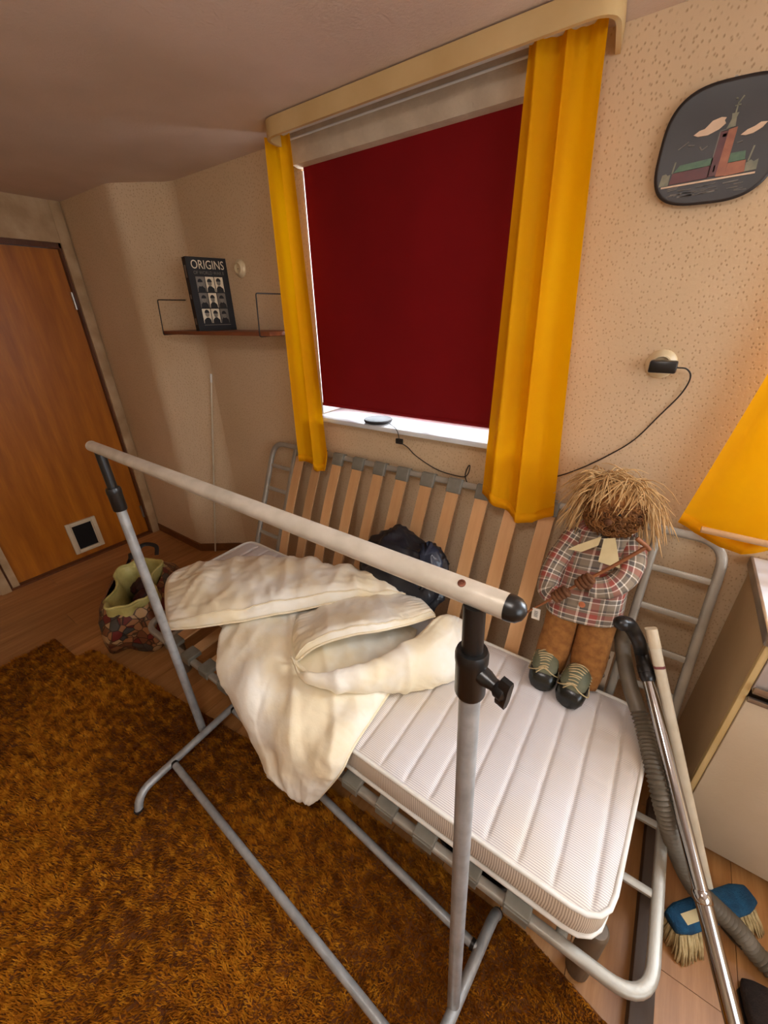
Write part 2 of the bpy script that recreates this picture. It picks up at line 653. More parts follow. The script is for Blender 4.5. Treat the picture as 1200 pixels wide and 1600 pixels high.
def ticking(axis_scale, name, c1, c2, ang=0.0, freq=1.0):
    """fine woven ticking stripes; stripes stack along the given axis vector"""
    mt, nt, b = new_mat(name)
    b.inputs['Roughness'].default_value = 0.75
    b.inputs['Specular IOR Level'].default_value = 0.2
    v = coords(nt, axis_scale)
    sep = N(nt, 'ShaderNodeSeparateXYZ')
    nt.links.new(v, sep.inputs[0])
    ad = N(nt, 'ShaderNodeMath', operation='ADD')
    nt.links.new(sep.outputs[0], ad.inputs[0])
    nt.links.new(sep.outputs[1], ad.inputs[1])
    fr = N(nt, 'ShaderNodeMath', operation='FRACT')
    nt.links.new(ad.outputs[0], fr.inputs[0])
    r = ramp(nt, fr.outputs[0], [(0.0, lin(c1)), (0.45, lin(c1)), (0.6, lin(c2)), (0.85, lin(c2)), (1.0, lin(c1))])
    nz = N(nt, 'ShaderNodeTexNoise')
    nz.inputs['Scale'].default_value = 2.4
    nz.inputs['Detail'].default_value = 4
    nt.links.new(coords(nt), nz.inputs['Vector'])
    st = ramp(nt, nz.outputs['Fac'], [(0.45, (1, 1, 1, 1)), (0.72, (0.93, 0.86, 0.72, 1))])
    mx = N(nt, 'ShaderNodeMixRGB', blend_type='MULTIPLY')
    mx.inputs[0].default_value = 1.0
    nt.links.new(r.outputs[0], mx.inputs[1])
    nt.links.new(st.outputs[0], mx.inputs[2])
    nt.links.new(mx.outputs[0], b.inputs['Base Color'])
    return mt


M['ticktop'] = ticking((0, 185, 0), 'striped_mattress_ticking', (236, 231, 228), (192, 182, 183))
M['tickside'] = ticking((165, 165, 0), 'striped_mattress_border', (230, 220, 206), (178, 162, 148))


def mosaic_mat():
    mt, nt, b = new_mat('patchwork_print_bag')
    b.inputs['Roughness'].default_value = 0.5
    v = coords(nt)
    vo = N(nt, 'ShaderNodeTexVoronoi')
    vo.inputs['Scale'].default_value = 24
    nt.links.new(v, vo.inputs['Vector'])
    sep = N(nt, 'ShaderNodeSeparateColor')
    nt.links.new(vo.outputs['Color'], sep.inputs[0])
    r = ramp(nt, sep.outputs[0], [(0.0, lin((150, 100, 60))), (0.25, lin((112, 66, 38))), (0.5, lin((176, 140, 96))),
                                  (0.68, lin((104, 30, 22))), (0.84, lin((70, 66, 60)))])
    r.color_ramp.interpolation = 'CONSTANT'
    ed = N(nt, 'ShaderNodeTexVoronoi', feature='DISTANCE_TO_EDGE')
    ed.inputs['Scale'].default_value = 24
    nt.links.new(v, ed.inputs['Vector'])
    e = ramp(nt, ed.outputs['Distance'], [(0.02, (0.03, 0.02, 0.015, 1)), (0.08, (1, 1, 1, 1))])
    mx = N(nt, 'ShaderNodeMixRGB', blend_type='MULTIPLY')
    mx.inputs[0].default_value = 0.85
    nt.links.new(r.outputs[0], mx.inputs[1])
    nt.links.new(e.outputs[0], mx.inputs[2])
    nt.links.new(mx.outputs[0], b.inputs['Base Color'])
    return mt


M['mosaic'] = mosaic_mat()

# ------------------------------------------------------------------ room shell
XL, XR, YB, YF, HC = -3.31, 1.95, 0.0, -3.45, 2.26
floor = box('floor', (XL - 0.1, YF - 0.1, -0.05), (XR + 0.1, YB + 0.25, -0.012), M['subfloor'])
tag(floor, kind='structure')
pw, plen, gap = 0.192, 1.22, 0.0016
plank_me = {}
col = 0
x = XL
while x < XR:
    wv = min(pw, XR - x)
    y = YF - (col * 0.437 % plen)
    while y < YB:
        y0, y1 = max(y, YF), min(y + plen, YB)
        if y1 - y0 > 0.02:
            key = (round(wv, 3), round(y1 - y0, 3))
            if key not in plank_me:
                v, f = box_vf((0, 0, -0.006), (wv - gap, y1 - y0 - gap, 0.012))
                me = bpy.data.meshes.new('plank')
                me.from_pydata(v, [], f)
                me.materials.append(M['plank'])
                plank_me[key] = me
            p = bpy.data.objects.new('plank', plank_me[key])
            C.objects.link(p)
            p.location = (x + wv / 2, (y0 + y1) / 2, 0)
            p.parent = floor
        y += plen
    x += pw
    col += 1

ceiling = box('ceiling', (XL - 0.1, YF - 0.1, HC), (XR + 0.1, YB + 0.25, HC + 0.1), M['ceil'])
tag(ceiling, kind='structure')

W1 = (-1.47, -0.42, 1.13, 2.16)     # blind window opening
W2 = (0.50, 1.60, 1.13, 2.16)       # counter window opening
wb = MB()
xs = [XL - 0.1, W1[0], W1[1], W2[0], W2[1], XR + 0.1]
for i in range(5):
    a, b_ = xs[i], xs[i + 1]
    if i in (1, 3):
        wb.add(*box_vf(((a + b_) / 2, 0.12, W1[2] / 2 - 0.025), (b_ - a, 0.24, W1[2] + 0.05)))
        wb.add(*box_vf(((a + b_) / 2, 0.12, (W1[3] + HC + 0.05) / 2), (b_ - a, 0.24, HC + 0.05 - W1[3])))
    else:
        wb.add(*box_vf(((a + b_) / 2, 0.12, HC / 2), (b_ - a, 0.24, HC + 0.1)))
tag(wb.build('wall_back', M['wall'], smooth=False), kind='structure')
# boxed-in corner with a slanted return
cpts = fillet([(XL, -0.195, 0), (-2.69, -0.195, 0), (-2.42, 0.0, 0), (-2.30, 0.004, 0)], 0.055, 8)
v, f = prism_vf([(XL, 0.05)] + [(p_[0], p_[1]) for p_ in cpts] + [(-2.30, 0.05)], -0.02, HC + 0.02)
tag(MB().add(v, f).build('wall_corner', M['wall'], smooth=True, sharp=30), kind='structure')
bbm = MB()
for pa, pb in (((XL, -0.195), (-2.69, -0.195)), ((-2.69, -0.195), (-2.42, 0.0)), ((-2.42, 0.0), (0.34, 0.0))):
    d = Vector((pb[0] - pa[0], pb[1] - pa[1], 0))
    nrm = Vector((d.y, -d.x, 0)).normalized()
    c = Vector((pa[0] + pb[0], pa[1] + pb[1], 0)) / 2 + nrm * 0.006 + Vector((0, 0, 0.03))
    bbm.add(*box_vf(c, (d.length, 0.012, 0.06), math.atan2(d.y, d.x)))
tag(bbm.build('baseboard_back', M['basewood'], smooth=False), kind='structure')
# left wall with a door opening
DY0, DY1, DZ = -1.21, -0.262, 2.045
wl = MB()
wl.add(*box_vf((XL - 0.1, (DY1 + 0.1) / 2, HC / 2), (0.2, 0.1 - DY1, HC + 0.1)))
wl.add(*box_vf((XL - 0.1, (DY0 + YF) / 2, HC / 2), (0.2, DY0 - YF + 0.1, HC + 0.1)))
wl.add(*box_vf((XL - 0.1, (DY0 + DY1) / 2, (DZ + HC + 0.05) / 2), (0.2, DY1 - DY0, HC + 0.05 - DZ)))
tag(wl.build('wall_left', M['trimpaint'], smooth=False), kind='structure')
# wall behind the camera, and the right wall with an unseen window added for side light
tag(box('wall_front', (XL - 0.1, YF - 0.2, -0.05), (XR + 0.1, YF, HC + 0.05), M['wall']), kind='structure')
W3 = (-2.65, -1.05, 0.9, 2.1)
wf = MB()
wf.add(*box_vf((XR + 0.1, (YF - 0.1 + W3[0]) / 2, HC / 2), (0.2, W3[0] - YF + 0.1, HC + 0.1)))
wf.add(*box_vf((XR + 0.1, (0.25 + W3[1]) / 2, HC / 2), (0.2, 0.25 - W3[1], HC + 0.1)))
wf.add(*box_vf((XR + 0.1, (W3[0] + W3[1]) / 2, W3[2] / 2 - 0.025), (0.2, W3[1] - W3[0], W3[2] + 0.05)))
wf.add(*box_vf((XR + 0.1, (W3[0] + W3[1]) / 2, (W3[3] + HC + 0.05) / 2), (0.2, W3[1] - W3[0], HC + 0.05 - W3[3])))
tag(wf.build('wall_right', M['wall'], smooth=False), kind='structure')


# ------------------------------------------------------------------ windows
def window(name, W, y):
    x0, x1, z0, z1 = W
    t = thing(name, ((x0 + x1) / 2, y, z0), kind='structure')
    fr = MB()
    s = 0.06
    for lo, hi in (((x0, z0), (x0 + s, z1)), ((x1 - s, z0), (x1, z1)), ((x0 + s, z0), (x1 - s, z0 + s)), ((x0 + s, z1 - s), (x1 - s, z1))):
        fr.add(*box_vf(((lo[0] + hi[0]) / 2, y, (lo[1] + hi[1]) / 2), (hi[0] - lo[0], 0.05, hi[1] - lo[1]), bev=0.004))
    xm = (x0 + x1) / 2
    fr.add(*box_vf((xm, y, (z0 + z1) / 2), (0.05, 0.045, z1 - z0 - 2 * s)))
    fr.build('frame', M['white'], t, True, 40)
    for a, b_ in ((x0 + s, xm - 0.025), (xm + 0.025, x1 - s)):
        box('pane', (a, y - 0.003, z0 + s), (b_, y + 0.003, z1 - s), M['glass'], t)
    return t


w1 = window('window_1', W1, 0.17)
box('sill', (W1[0] - 0.02, -0.064, 1.135), (W1[1] + 0.02, 0.15, 1.156), M['sill'], w1, bev=0.004)
lin_m = MB()     # painted reveals
lin_m.add(*box_vf((W1[0] + 0.004, 0.075, 1.657), (0.008, 0.15, 0.99)))
lin_m.add(*box_vf((W1[1] - 0.004, 0.075, 1.657), (0.008, 0.15, 0.99)))
lin_m.build('reveal', M['white'], w1, False)
w2 = window('window_2', W2, 0.17)
box('sill', (W2[0] - 0.02, -0.05, 1.135), (W2[1] + 0.02, 0.15, 1.156), M['sill'], w2, bev=0.006)
w3 = window('window_added', W3, 0.0)  # unseen window, added so side light can enter from the right
w3.location = (XR + 0.12, (W3[0] + W3[1]) / 2, W3[2])
w3.rotation_euler = (0, 0, math.pi / 2)

# ------------------------------------------------------------------ door with cat flap
d1 = thing('door_1', (XL, (DY0 + DY1) / 2, 0), kind='structure')
box('leaf', (XL - 0.075, DY0 + 0.012, 0.012), (XL - 0.035, DY1 - 0.012, DZ - 0.03), M['door'], d1)
jm = MB()
jm.add(*box_vf((XL - 0.06, DY1 - 0.006, DZ / 2), (0.12, 0.012, DZ)))
jm.add(*box_vf((XL - 0.06, DY0 + 0.006, DZ / 2), (0.12, 0.012, DZ)))
jm.add(*box_vf((XL - 0.06, (DY0 + DY1) / 2, DZ - 0.014), (0.12, DY1 - DY0, 0.028)))
jm.build('jamb', M['doordark'], d1, False)
box('casing', (XL, DY1, 0.0), (XL + 0.018, DY1 + 0.055, HC), M['trimpaint'], d1, bev=0.003)
box('casing', (XL, DY0 - 0.055, 0.0), (XL + 0.018, DY0, HC), M['trimpaint'], d1, bev=0.003)
box('header_board', (XL, DY0, DZ), (XL + 0.012, DY1, HC), M['trimpaint'], d1)
box('threshold', (XL - 0.1, DY0, -0.01), (XL + 0.01, DY1, 0.014), M['doordark'], d1)
for z in (1.73, 0.2):
    hg = MB()
    hg.add(*lathe_vf([(0.009, -0.05), (0.009, -0.002), (0.007, -0.002), (0.007, 0.002), (0.009, 0.002), (0.009, 0.05)], (XL - 0.022, DY1 - 0.016, z), (0, 0, 1), 10))
    hg.build('hinge', M['alu'], d1, True, 40)
cf = MB()
FY0, FY1, FZ0, FZ1 = -0.80, -0.605, 0.055, 0.30
s = 0.028
for (a, b_, c, d) in ((FY0, FY0 + s, FZ0, FZ1), (FY1 - s, FY1, FZ0, FZ1), (FY0 + s, FY1 - s, FZ0, FZ0 + s), (FY0 + s, FY1 - s, FZ1 - s, FZ1)):
    cf.add(*box_vf((XL - 0.027, (a + b_) / 2, (c + d) / 2), (0.02, b_ - a, d - c), bev=0.004))
flap = cf.build('cat_flap', M['offwhite'], d1, True, 40)
box('flap_panel', (XL - 0.034, FY0 + s, FZ0 + s), (XL - 0.030, FY1 - s, FZ1 - s), M['hole'], flap)
fi = MB()
for yy in (FY0 + s + 0.004, FY1 - s - 0.004):
    fi.add(*box_vf((XL - 0.025, yy, (FZ0 + FZ1) / 2), (0.008, 0.006, FZ1 - FZ0 - 2 * s)))
fi.build('flap_rim', M['offwhite'], flap, False)

# ------------------------------------------------------------------ rug with shag pile
rug_poly = [(-2.515, -2.75), (-2.515, -1.222), (-2.245, -1.21), (-2.24, -1.135), (-1.9, -1.09), (-1.47, -1.035), (-0.76, -0.945), (-0.41, -0.92),
            (0.03, -0.912), (0.26, -0.965), (0.42, -0.995), (0.42, -2.75)]
rug = thing('shag_rug', (-0.9, -1.8, 0), 'golden brown shag rug with a stepped corner covering the floor under the clothes rack', 'rug')
v, f = prism_vf(rug_poly[::-1], 0.0, 0.010)
MB().add(v, f).build('backing', M['rug_base'], rug, False)
RP = np.array(rug_poly)


def inside(px, py):
    ins = np.zeros(len(px), bool)
    n = len(RP)
    for i in range(n):
        x1, y1 = RP[i]
        x2, y2 = RP[(i + 1) % n]
        c = ((y1 > py) != (y2 > py))
        xi = (x2 - x1) * (py - y1) / (y2 - y1 + 1e-12) + x1
        ins ^= c & (px < xi)
    return ins


nb = 330000
px = nrng.uniform(-2.515, 0.75, nb)
py = -0.9 - (nrng.uniform(0, 1, nb) ** 1.35) * 1.75
k = inside(px, py)
px, py = px[k], py[k]
nb = len(px)
flow = -1.9 + 0.5 * np.sin(px * 5 + 2 * np.sin(py * 4)) + 0.9 * np.sin(px * 47 + 3 * np.sin(py * 39)) * np.sin(py * 53 + 2 * np.cos(px * 33)) + nrng.normal(0, 0.5, nb)
ln = nrng.uniform(0.014, 0.024, nb) * (1 + 0.25 * np.sin(px * 31 + 2 * np.sin(py * 23)) * np.sin(py * 27))
lean = nrng.uniform(0.25, 0.85, nb)
wd = nrng.uniform(0.0012, 0.0022, nb)
dx, dy = np.cos(flow), np.sin(flow)
sx, sy = -dy, dx
V = np.zeros((nb, 5, 3), np.float32)
for lv, (t, ww) in enumerate(((0.0, 1.0), (0.55, 0.9))):
    ox = dx * ln * lean * t ** 1.6
    oy = dy * ln * lean * t ** 1.6
    oz = 0.008 + ln * t * np.sqrt(np.maximum(0.05, 1 - (lean * t * 0.8) ** 2))
    for sgn in (0, 1):
        e = (-1 if sgn == 0 else 1) * wd * ww
        V[:, lv * 2 + sgn, 0] = px + ox + sx * e
        V[:, lv * 2 + sgn, 1] = py + oy + sy * e
        V[:, lv * 2 + sgn, 2] = oz
V[:, 4, 0] = px + dx * ln * lean
V[:, 4, 1] = py + dy * ln * lean
V[:, 4, 2] = 0.008 + ln * np.sqrt(np.maximum(0.05, 1 - (lean * 0.8) ** 2))
base = (np.arange(nb) * 5)[:, None]
tri = np.concatenate([base + np.array([0, 1, 3]), base + np.array([0, 3, 2]), base + np.array([2, 3, 4])], 1).reshape(-1).astype(np.int32)
me = bpy.data.meshes.new('pile')
me.vertices.add(nb * 5)
me.vertices.foreach_set('co', V.reshape(-1))
me.loops.add(len(tri))
me.loops.foreach_set('vertex_index', tri)
me.polygons.add(len(tri) // 3)
me.polygons.foreach_set('loop_start', np.arange(0, len(tri), 3, dtype=np.int32))
me.update(calc_edges=True)
pile = link('pile', me, M['pile'], rug, False)
pile['kind'] = 'stuff'


# ------------------------------------------------------------------ slatted bed frames
def bed_frame(name, label, x0, length, P0, vd, nd, legs, rungs):
    """rounded tube frame with ladder ends and capped slats; P0 = world point of the near rail at x0"""
    P0, vd, nd = Vector(P0), Vector(vd), Vector(nd)
    ud = Vector((1, 0, 0))
    Wd = 0.672

    def X(u, v_, n=0.0):
        return P0 + ud * u + vd * v_ + nd * n
    t = thing(name, (x0 + length / 2, P0.y, 0 if legs else P0.z), label, 'bed frame')
    a, b_ = 0.0120, 0.0140
    loop = fillet([X(0, 0), X(length, 0), X(length, Wd), X(0, Wd)], 0.085, 8, True)
    tube('outer_frame', loop, 0.015, M['bedgrey'], t, 12, closed=True, sq=(a, b_), up=nd)
    ins = 0.185
    for u in (ins, length - ins):
        tube('cross_tube', [X(u, 0.012), X(u, Wd - 0.012)], 0.012, M['bedgrey'], t, 12, sq=(a, 0.013), up=nd)
    for ue, us in ((0.012, ins - 0.008), (length - ins + 0.008, length - 0.012)):
        for vv in rungs:
            tube('rung', [X(ue, vv), X(us, vv)], 0.009, M['bedgrey'], t, 10, sq=(0.006, 0.011), up=nd)
    n_s = 13
    pitch = 0.1325
    first = ins + 0.062
    slat_me = cap_me = None
    for q in range(n_s):
        u = first + pitch * q
        if u > length - ins - 0.03:
            break
        if slat_me is None:
            # slightly crowned wooden slat, and a moulded cap that clips over the rail
            sb = MB()
            ring = []
            for i in range(13):
                vv = 0.035 + (Wd - 0.07) * i / 12
                cr = 0.010 * math.sin(math.pi * i / 12)
                ring.append([(-0.0275, vv, 0.014 + cr), (0.0275, vv, 0.014 + cr), (0.0275, vv, 0.023 + cr), (-0.0275, vv, 0.023 + cr)])
            sb.add(*loft_vf(ring))
            slat_me = bpy.data.meshes.new('slat')
            slat_me.from_pydata(sb.v, [], sb.f)
            slat_me.materials.append(M['slat'])
            cb = MB()
            cb.add(*box_vf((0, 0.014, 0.0165), (0.066, 0.062, 0.020), bev=0.004))
            cb.add(*box_vf((0, -0.0175, 0.004), (0.060, 0.006, 0.032), bev=0.002))
            cap_me = bpy.data.meshes.new('slat_cap')
            cap_me.from_pydata(cb.v, [], cb.f)
            cap_me.materials.append(M['cap'])
        Ml = Matrix(((1, 0, 0, 0), (0, vd.y, nd.y, 0), (0, vd.z, nd.z, 0), (0, 0, 0, 1)))
        Ml.translation = X(u, 0)
        o = bpy.data.objects.new('slat', slat_me)
        C.objects.link(o)
        o.parent = t
        o.matrix_parent_inverse = parent_inv(t)
        o.matrix_basis = Ml
        for side in (0, 1):
            c = bpy.data.objects.new('slat_cap', cap_me)
            C.objects.link(c)
            c.parent = o
            if side:
                c.matrix_basis = Matrix.Translation((0, Wd, 0)) @ Matrix.Rotation(math.pi, 4, 'Z')
    if legs:
        for u, vv in ((0.14, 0.06), (length - 0.115, 0.085), (0.14, Wd - 0.06), (length - 0.115, Wd - 0.06)):
            p = X(u, vv)
            lathe('leg', [(0.026, -P0.z), (0.029, -P0.z + 0.004), (0.029, -0.02), (0.024, -0.012)], (p.x, p.y, P0.z), (0, 0, 1), M['legwood'], t, 20)
    return t, X


bed, BX = bed_frame('slatted_bed', 'grey metal slatted bed standing on the floor under the striped mattress',
                    -1.84, 2.125, (-1.84, -0.985, 0.272), (0, 1, 0), (0, 0, 1), True, (0.225, 0.41, 0.595))
lv = Vector((0, 0.26, 0.615)).normalized()
ln_ = Vector((0, -lv.z, lv.y))
up_fr, UX = bed_frame('leaning_bed_frame', 'grey metal slatted bed frame propped on edge against the wall below the window',
                      -1.845, 2.11, (-1.845, -0.297, 0.333), lv, ln_, False, (0.135, 0.27, 0.405, 0.54))

# folding hinge plate bolted to the cross tube of the propped frame
hb = MB()
hv_ = []
for vv, nn in ((0.02, 0.014), (0.215, 0.014), (0.215, 0.018), (0.02, 0.018)):
    for uu in (2.11 - 0.185 - 0.055, 2.11 - 0.185 - 0.020):
        hv_.append(UX(uu, vv, nn))
hb.add(hv_, [(0, 1, 3, 2), (4, 5, 7, 6), (2, 3, 5, 4), (6, 7, 1, 0), (0, 2, 4, 6), (1, 7, 5, 3)])
hpl = hb.build('hinge_plate', M['alu'], up_fr, False)
for vv in (0.05, 0.12, 0.19):
    lathe('bolt', [(0.009, 0.0), (0.009, 0.003), (0.006, 0.006), (0.001, 0.007)], UX(2.11 - 0.2225, vv, 0.018), ln_, M['chrome'], hpl, 14)

# ------------------------------------------------------------------ mattress
mt_ = thing('mattress', (-0.85, -0.65, 0.325), 'white striped quilted mattress with piped edges lying on the slatted bed', 'mattress')


def rounded_outline(pts, rads, n=8):
    out = []
    L = len(pts)
    for i in range(L):
        a, b_, c = (np.array(pts[j % L], float) for j in (i - 1, i, i + 1))
        d1 = (a - b_) / np.linalg.norm(a - b_)
        d2 = (c - b_) / np.linalg.norm(c - b_)
        s_, e_ = b_ + d1 * rads[i], b_ + d2 * rads[i]
        for k_ in range(n + 1):
            t_ = k_ / n
            out.append((1 - t_) ** 2 * s_ + 2 * t_ * (1 - t_) * b_ + t_ * t_ * e_)
    return np.array(out)


def densify(P, step):
    out = []
    for i in range(len(P)):
        a, b_ = P[i], P[(i + 1) % len(P)]
        n = max(1, int(np.linalg.norm(b_ - a) / step))
        for k_ in range(n):
            out.append(a + (b_ - a) * k_ / n)
    return np.array(out)


mo = rounded_outline([(-1.85, -0.79), (-1.22, -0.80), (-0.72, -0.964), (0.168, -0.966), (0.209, -0.318), (-1.85, -0.318)], [0.05, 0.2, 0.2, 0.075, 0.10, 0.06])
mo = densify(mo, 0.012)
MZ0, MZ1 = 0.306, 0.420
nO = len(mo)
rings = []
smooth_n = np.zeros_like(mo)
for i in range(nO):
    t_ = mo[(i + 1) % nO] - mo[i - 1]
    smooth_n[i] = np.array([t_[1], -t_[0]]) / max(np.linalg.norm(t_), 1e-9)
prof = [(-0.012, MZ0 + 0.000), (-0.002, MZ0 + 0.006), (0.004, MZ0 + 0.022), (0.0055, (MZ0 + MZ1) / 2), (0.004, MZ1 - 0.022), (-0.002, MZ1 - 0.006)]
for off, z in prof:
    r_ = []
    for i in range(nO):
        wob = 0.0025 * noise.noise((mo[i][0] * 7, mo[i][1] * 7, z * 9))
        p_ = mo[i] + smooth_n[i] * (off + wob)
        r_.append((p_[0], p_[1], z + 0.5 * wob))
    rings.append(r_)
v, f = loft_vf(rings, caps=False)
f.append(tuple(range(nO))[::-1])
MB().add(v, f).build('border', M['tickside'], mt_, True, 60)


def groove(x_, y_):
    """quilted channels running across the mattress, with a few offset cross stitches"""
    cell = 0.082
    q = (x_ + 0.03) / cell
    d_ = abs(q - round(q)) * cell
    g = -0.0055 * math.exp(-(d_ / 0.0055) ** 2) - 0.0022 * math.exp(-(d_ / 0.016) ** 2)
    row = math.floor(q)
    yy = y_ / 0.20 + 0.37 * (row % 3)
    e_ = abs(yy - round(yy)) * 0.20
    g += -0.0032 * math.exp(-(e_ / 0.007) ** 2)
    return g


# quilted top: columns of points clipped to the mattress outline
ox_, oy_ = mo[:, 0], mo[:, 1]


def y_range(xq):
    ys_ = []
    for i in range(nO):
        xa, xb = ox_[i], ox_[(i + 1) % nO]
        if (xa - xq) * (xb - xq) <= 0 and xa != xb:
            t_ = (xq - xa) / (xb - xa)
            ys_.append(oy_[i] + (oy_[(i + 1) % nO] - oy_[i]) * t_)
    return (min(ys_), max(ys_)) if ys_ else None


xmin_, xmax_ = ox_.min() + 0.0015, ox_.max() - 0.0015
ncol = 520
nrow = 56
cols = []
for i in range(ncol + 1):
    q = i / ncol
    xq = xmin_ + (xmax_ - xmin_) * (q if 0.004 < q < 0.996 else q)
    y0_, y1_ = y_range(xq)
    for j in range(nrow + 1):
        t_ = j / nrow
        t_ = 0.5 - 0.5 * math.cos(math.pi * t_) * (0.75 + 0.25 * abs(math.cos(math.pi * t_)))
        yq = y0_ + (y1_ - y0_) * t_
        de = min(yq - y0_, y1_ - yq, xq - xmin_ + 0.002, 0.004 + 0.97 * (0.168 + 0.041 * (yq + 0.966) / 0.648 - xq))
        edge = min(1.0, max(0.0, de) / 0.028)
        soft = math.sqrt(edge)
        z = MZ1 - 0.006 + 0.010 * soft + edge * groove(xq, yq) + 0.003 * edge * noise.noise((xq * 4, yq * 4, 0))
        cols.append((xq, yq, z))
ff = []
for i in range(ncol):
    for j in range(nrow):
        a_ = i * (nrow + 1) + j
        ff.append((a_, a_ + nrow + 1, a_ + nrow + 2, a_ + 1))
raw('quilted_top', cols, ff, M['ticktop'], mt_)
for zz, off in ((MZ1 - 0.003, 0.003), (MZ0 + 0.006, 0.003)):
    pts = [(p_[0] + n_[0] * off, p_[1] + n_[1] * off, zz + 0.0015 * noise.noise((p_[0] * 11, p_[1] * 11, zz))) for p_, n_ in zip(mo, smooth_n)]
    tube('piping', pts[::2], 0.0065, M['mpipe'], mt_, 8, closed=True)

# ------------------------------------------------------------------ clothes rack
rk = thing('clothes_rack', (-0.68, -1.12, 0), 'grey tubular clothes rack with a long top rail standing on the shag rug', 'clothes rack')
L0, L1 = np.array((-1.285, -1.085, 0.055)), np.array((-1.40, -1.066, 1.10))
R0, R1 = np.array((-0.075, -1.168, 0.055)), np.array((-0.132, -1.147, 1.185))
for A, B, top in ((L0, L1, np.array((-1.412, -1.064, 1.255))), (R0, R1, np.array((-0.137, -1.145, 1.292)))):
    tube('post', [A, B], 0.0155, M['rack'], rk, 20)
    d_ = (top - B)
    L_ = np.linalg.norm(d_)
    d_ /= L_
    lathe('collar', [(0.0195, -0.045), (0.0215, -0.040), (0.0215, 0.012), (0.0225, 0.016), (0.0225, 0.028), (0.0205, 0.034), (0.0165, 0.034)], B, d_, M['black'], rk, 24)
    tube('neck', [B, B + d_ * L_], 0.0145, M['black'], rk, 18)
    side = -1 if A is L0 else 1
    kb = B + d_ * 0.005
    ax = np.array((0.93 * side, -0.25 * side if side > 0 else 0.2, -0.08))
    ax = ax / np.linalg.norm(ax)
    lathe('clamp_stem', [(0.013, 0.010), (0.012, 0.026), (0.009, 0.036), (0.009, 0.044)], kb, ax, M['black'], rk, 16)
    # winged turning knob
    kn = MB()
    kn.add(*lathe_vf([(0.009, 0.040), (0.012, 0.044), (0.012, 0.054), (0.006, 0.058)], kb, ax, 16))
    q = Vector(ax).to_track_quat('Z', 'Y').to_matrix()
    for sg in (-1, 1):
        pr = [(0.0, -0.006), (0.014, -0.007), (0.023, -0.004), (0.024, 0.003), (0.016, 0.006), (0.0, 0.006)]
        vv = []
        for zz in (0.046, 0.060):
            for a, b_ in pr:
                vv.append(Vector(kb) + q @ Vector((b_, sg * a, zz)))
        n_ = len(pr)
        ff = [tuple(range(n_)), tuple(range(n_, 2 * n_))[::-1]] + [(i, (i + 1) % n_, n_ + (i + 1) % n_, n_ + i) for i in range(n_)]
        kn.add(vv, ff)
    kn.build('knob', M['black'], rk, True, 40)
bar0, bar1 = np.array((-1.462, -1.063, 1.262)), np.array((-0.094, -1.143, 1.305))
tube('top_rail', [bar0, bar1], 0.0165, M['rackbar'], rk, 24)
bd = (bar1 - bar0) / np.linalg.norm(bar1 - bar0)
lathe('end_cap', [(0.0168, -0.004), (0.0168, 0.002), (0.015, 0.010), (0.010, 0.016), (0.003, 0.019)], bar1, bd, M['black'], rk, 20)
lathe('end_cap', [(0.0168, -0.004), (0.0168, 0.001), (0.015, 0.003), (0.004, 0.004)], bar0, -bd, M['rackbar'], rk, 20)
sp = np.array(bar1) - bd * 0.062
sc = MB()
sc.add(*lathe_vf([(0.0052, 0.0), (0.0052, 0.0012), (0.0030, 0.0016), (0.0026, 0.0004)], sp + np.array((0, -0.0075, 0.0146)), (0, -0.45, 0.9), 16))
sc.build('screw', M['bolt'], rk, True, 40)
bl = fillet([(-1.222, -1.392, 0.014), (-1.236, -1.372, 0.072), (-1.262, -0.80, 0.072), (-1.262, -0.785, 0.014)], 0.05, 6)
br = fillet([(-0.098, -1.445, 0.014), (-0.092, -1.425, 0.072), (-0.052, -0.945, 0.072), (-0.048, -0.925, 0.014)], 0.05, 6)
for P_, nm in ((bl, 'l'), (br, 'r')):
    tube('foot_tube', P_, 0.0145, M['rack'], rk, 16)
    for e_ in (P_[0], P_[-1]):
        lathe('foot_cap', [(0.0155, -0.014), (0.0155, 0.010)], e_, (0, 0, 1), M['dark'], rk, 14)
for A, B in (((-1.245, -1.236, 0.072), (-0.075, -1.303, 0.072)), ((-1.256, -0.958, 0.072), (-0.062, -1.043, 0.072))):
    tube('lower_bar', [A, B], 0.0125, M['rack'], rk, 16)
    d_ = (np.array(B) - np.array(A))
    d_ /= np.linalg.norm(d_)
    for e_, sg in ((np.array(A), 1), (np.array(B), -1)):
        lathe('bar_plug', [(0.0142, 0.012), (0.0142, 0.022)], e_, d_ * sg, M['black'], rk, 16)

# ------------------------------------------------------------------ pelmet, blind, curtains
pel = fillet([(-1.475, -0.002, 0), (-1.475, -0.20, 0), (-0.285, -0.20, 0), (-0.315, -0.002, 0)], 0.075, 8)
pv = MB()
PZ0, PZ1 = 2.204, 2.256
rg = []
for i, p_ in enumerate(pel):
    a = pel[max(i - 1, 0)]
    b_ = pel[min(i + 1, len(pel) - 1)]
    tt = (b_ - a) / np.linalg.norm(b_ - a)
    nn = np.array((-tt[1], tt[0], 0)) * 0.012
    rg.append([(p_[0], p_[1], PZ0), (p_[0] + nn[0], p_[1] + nn[1], PZ0), (p_[0] + nn[0], p_[1] + nn[1], PZ1), (p_[0], p_[1], PZ1)])
pv.add(*loft_vf(rg))
po = thing('curtain_pelmet', (-0.88, -0.1, PZ0), 'cream curved pelmet board fixed under the ceiling above the red blind', 'pelmet')
pv.build('valance', M['pelmet'], po, True, 50)
tube('curtain_track', [(-1.45, -0.11, 2.240), (-0.34, -0.11, 2.240)], 0.010, M['white'], po, 8, sq=(0.006, 0.012))
box('track_bracket', (-0.50, -0.125, 2.246), (-0.47, -0.001, 2.258), M['white'], po)

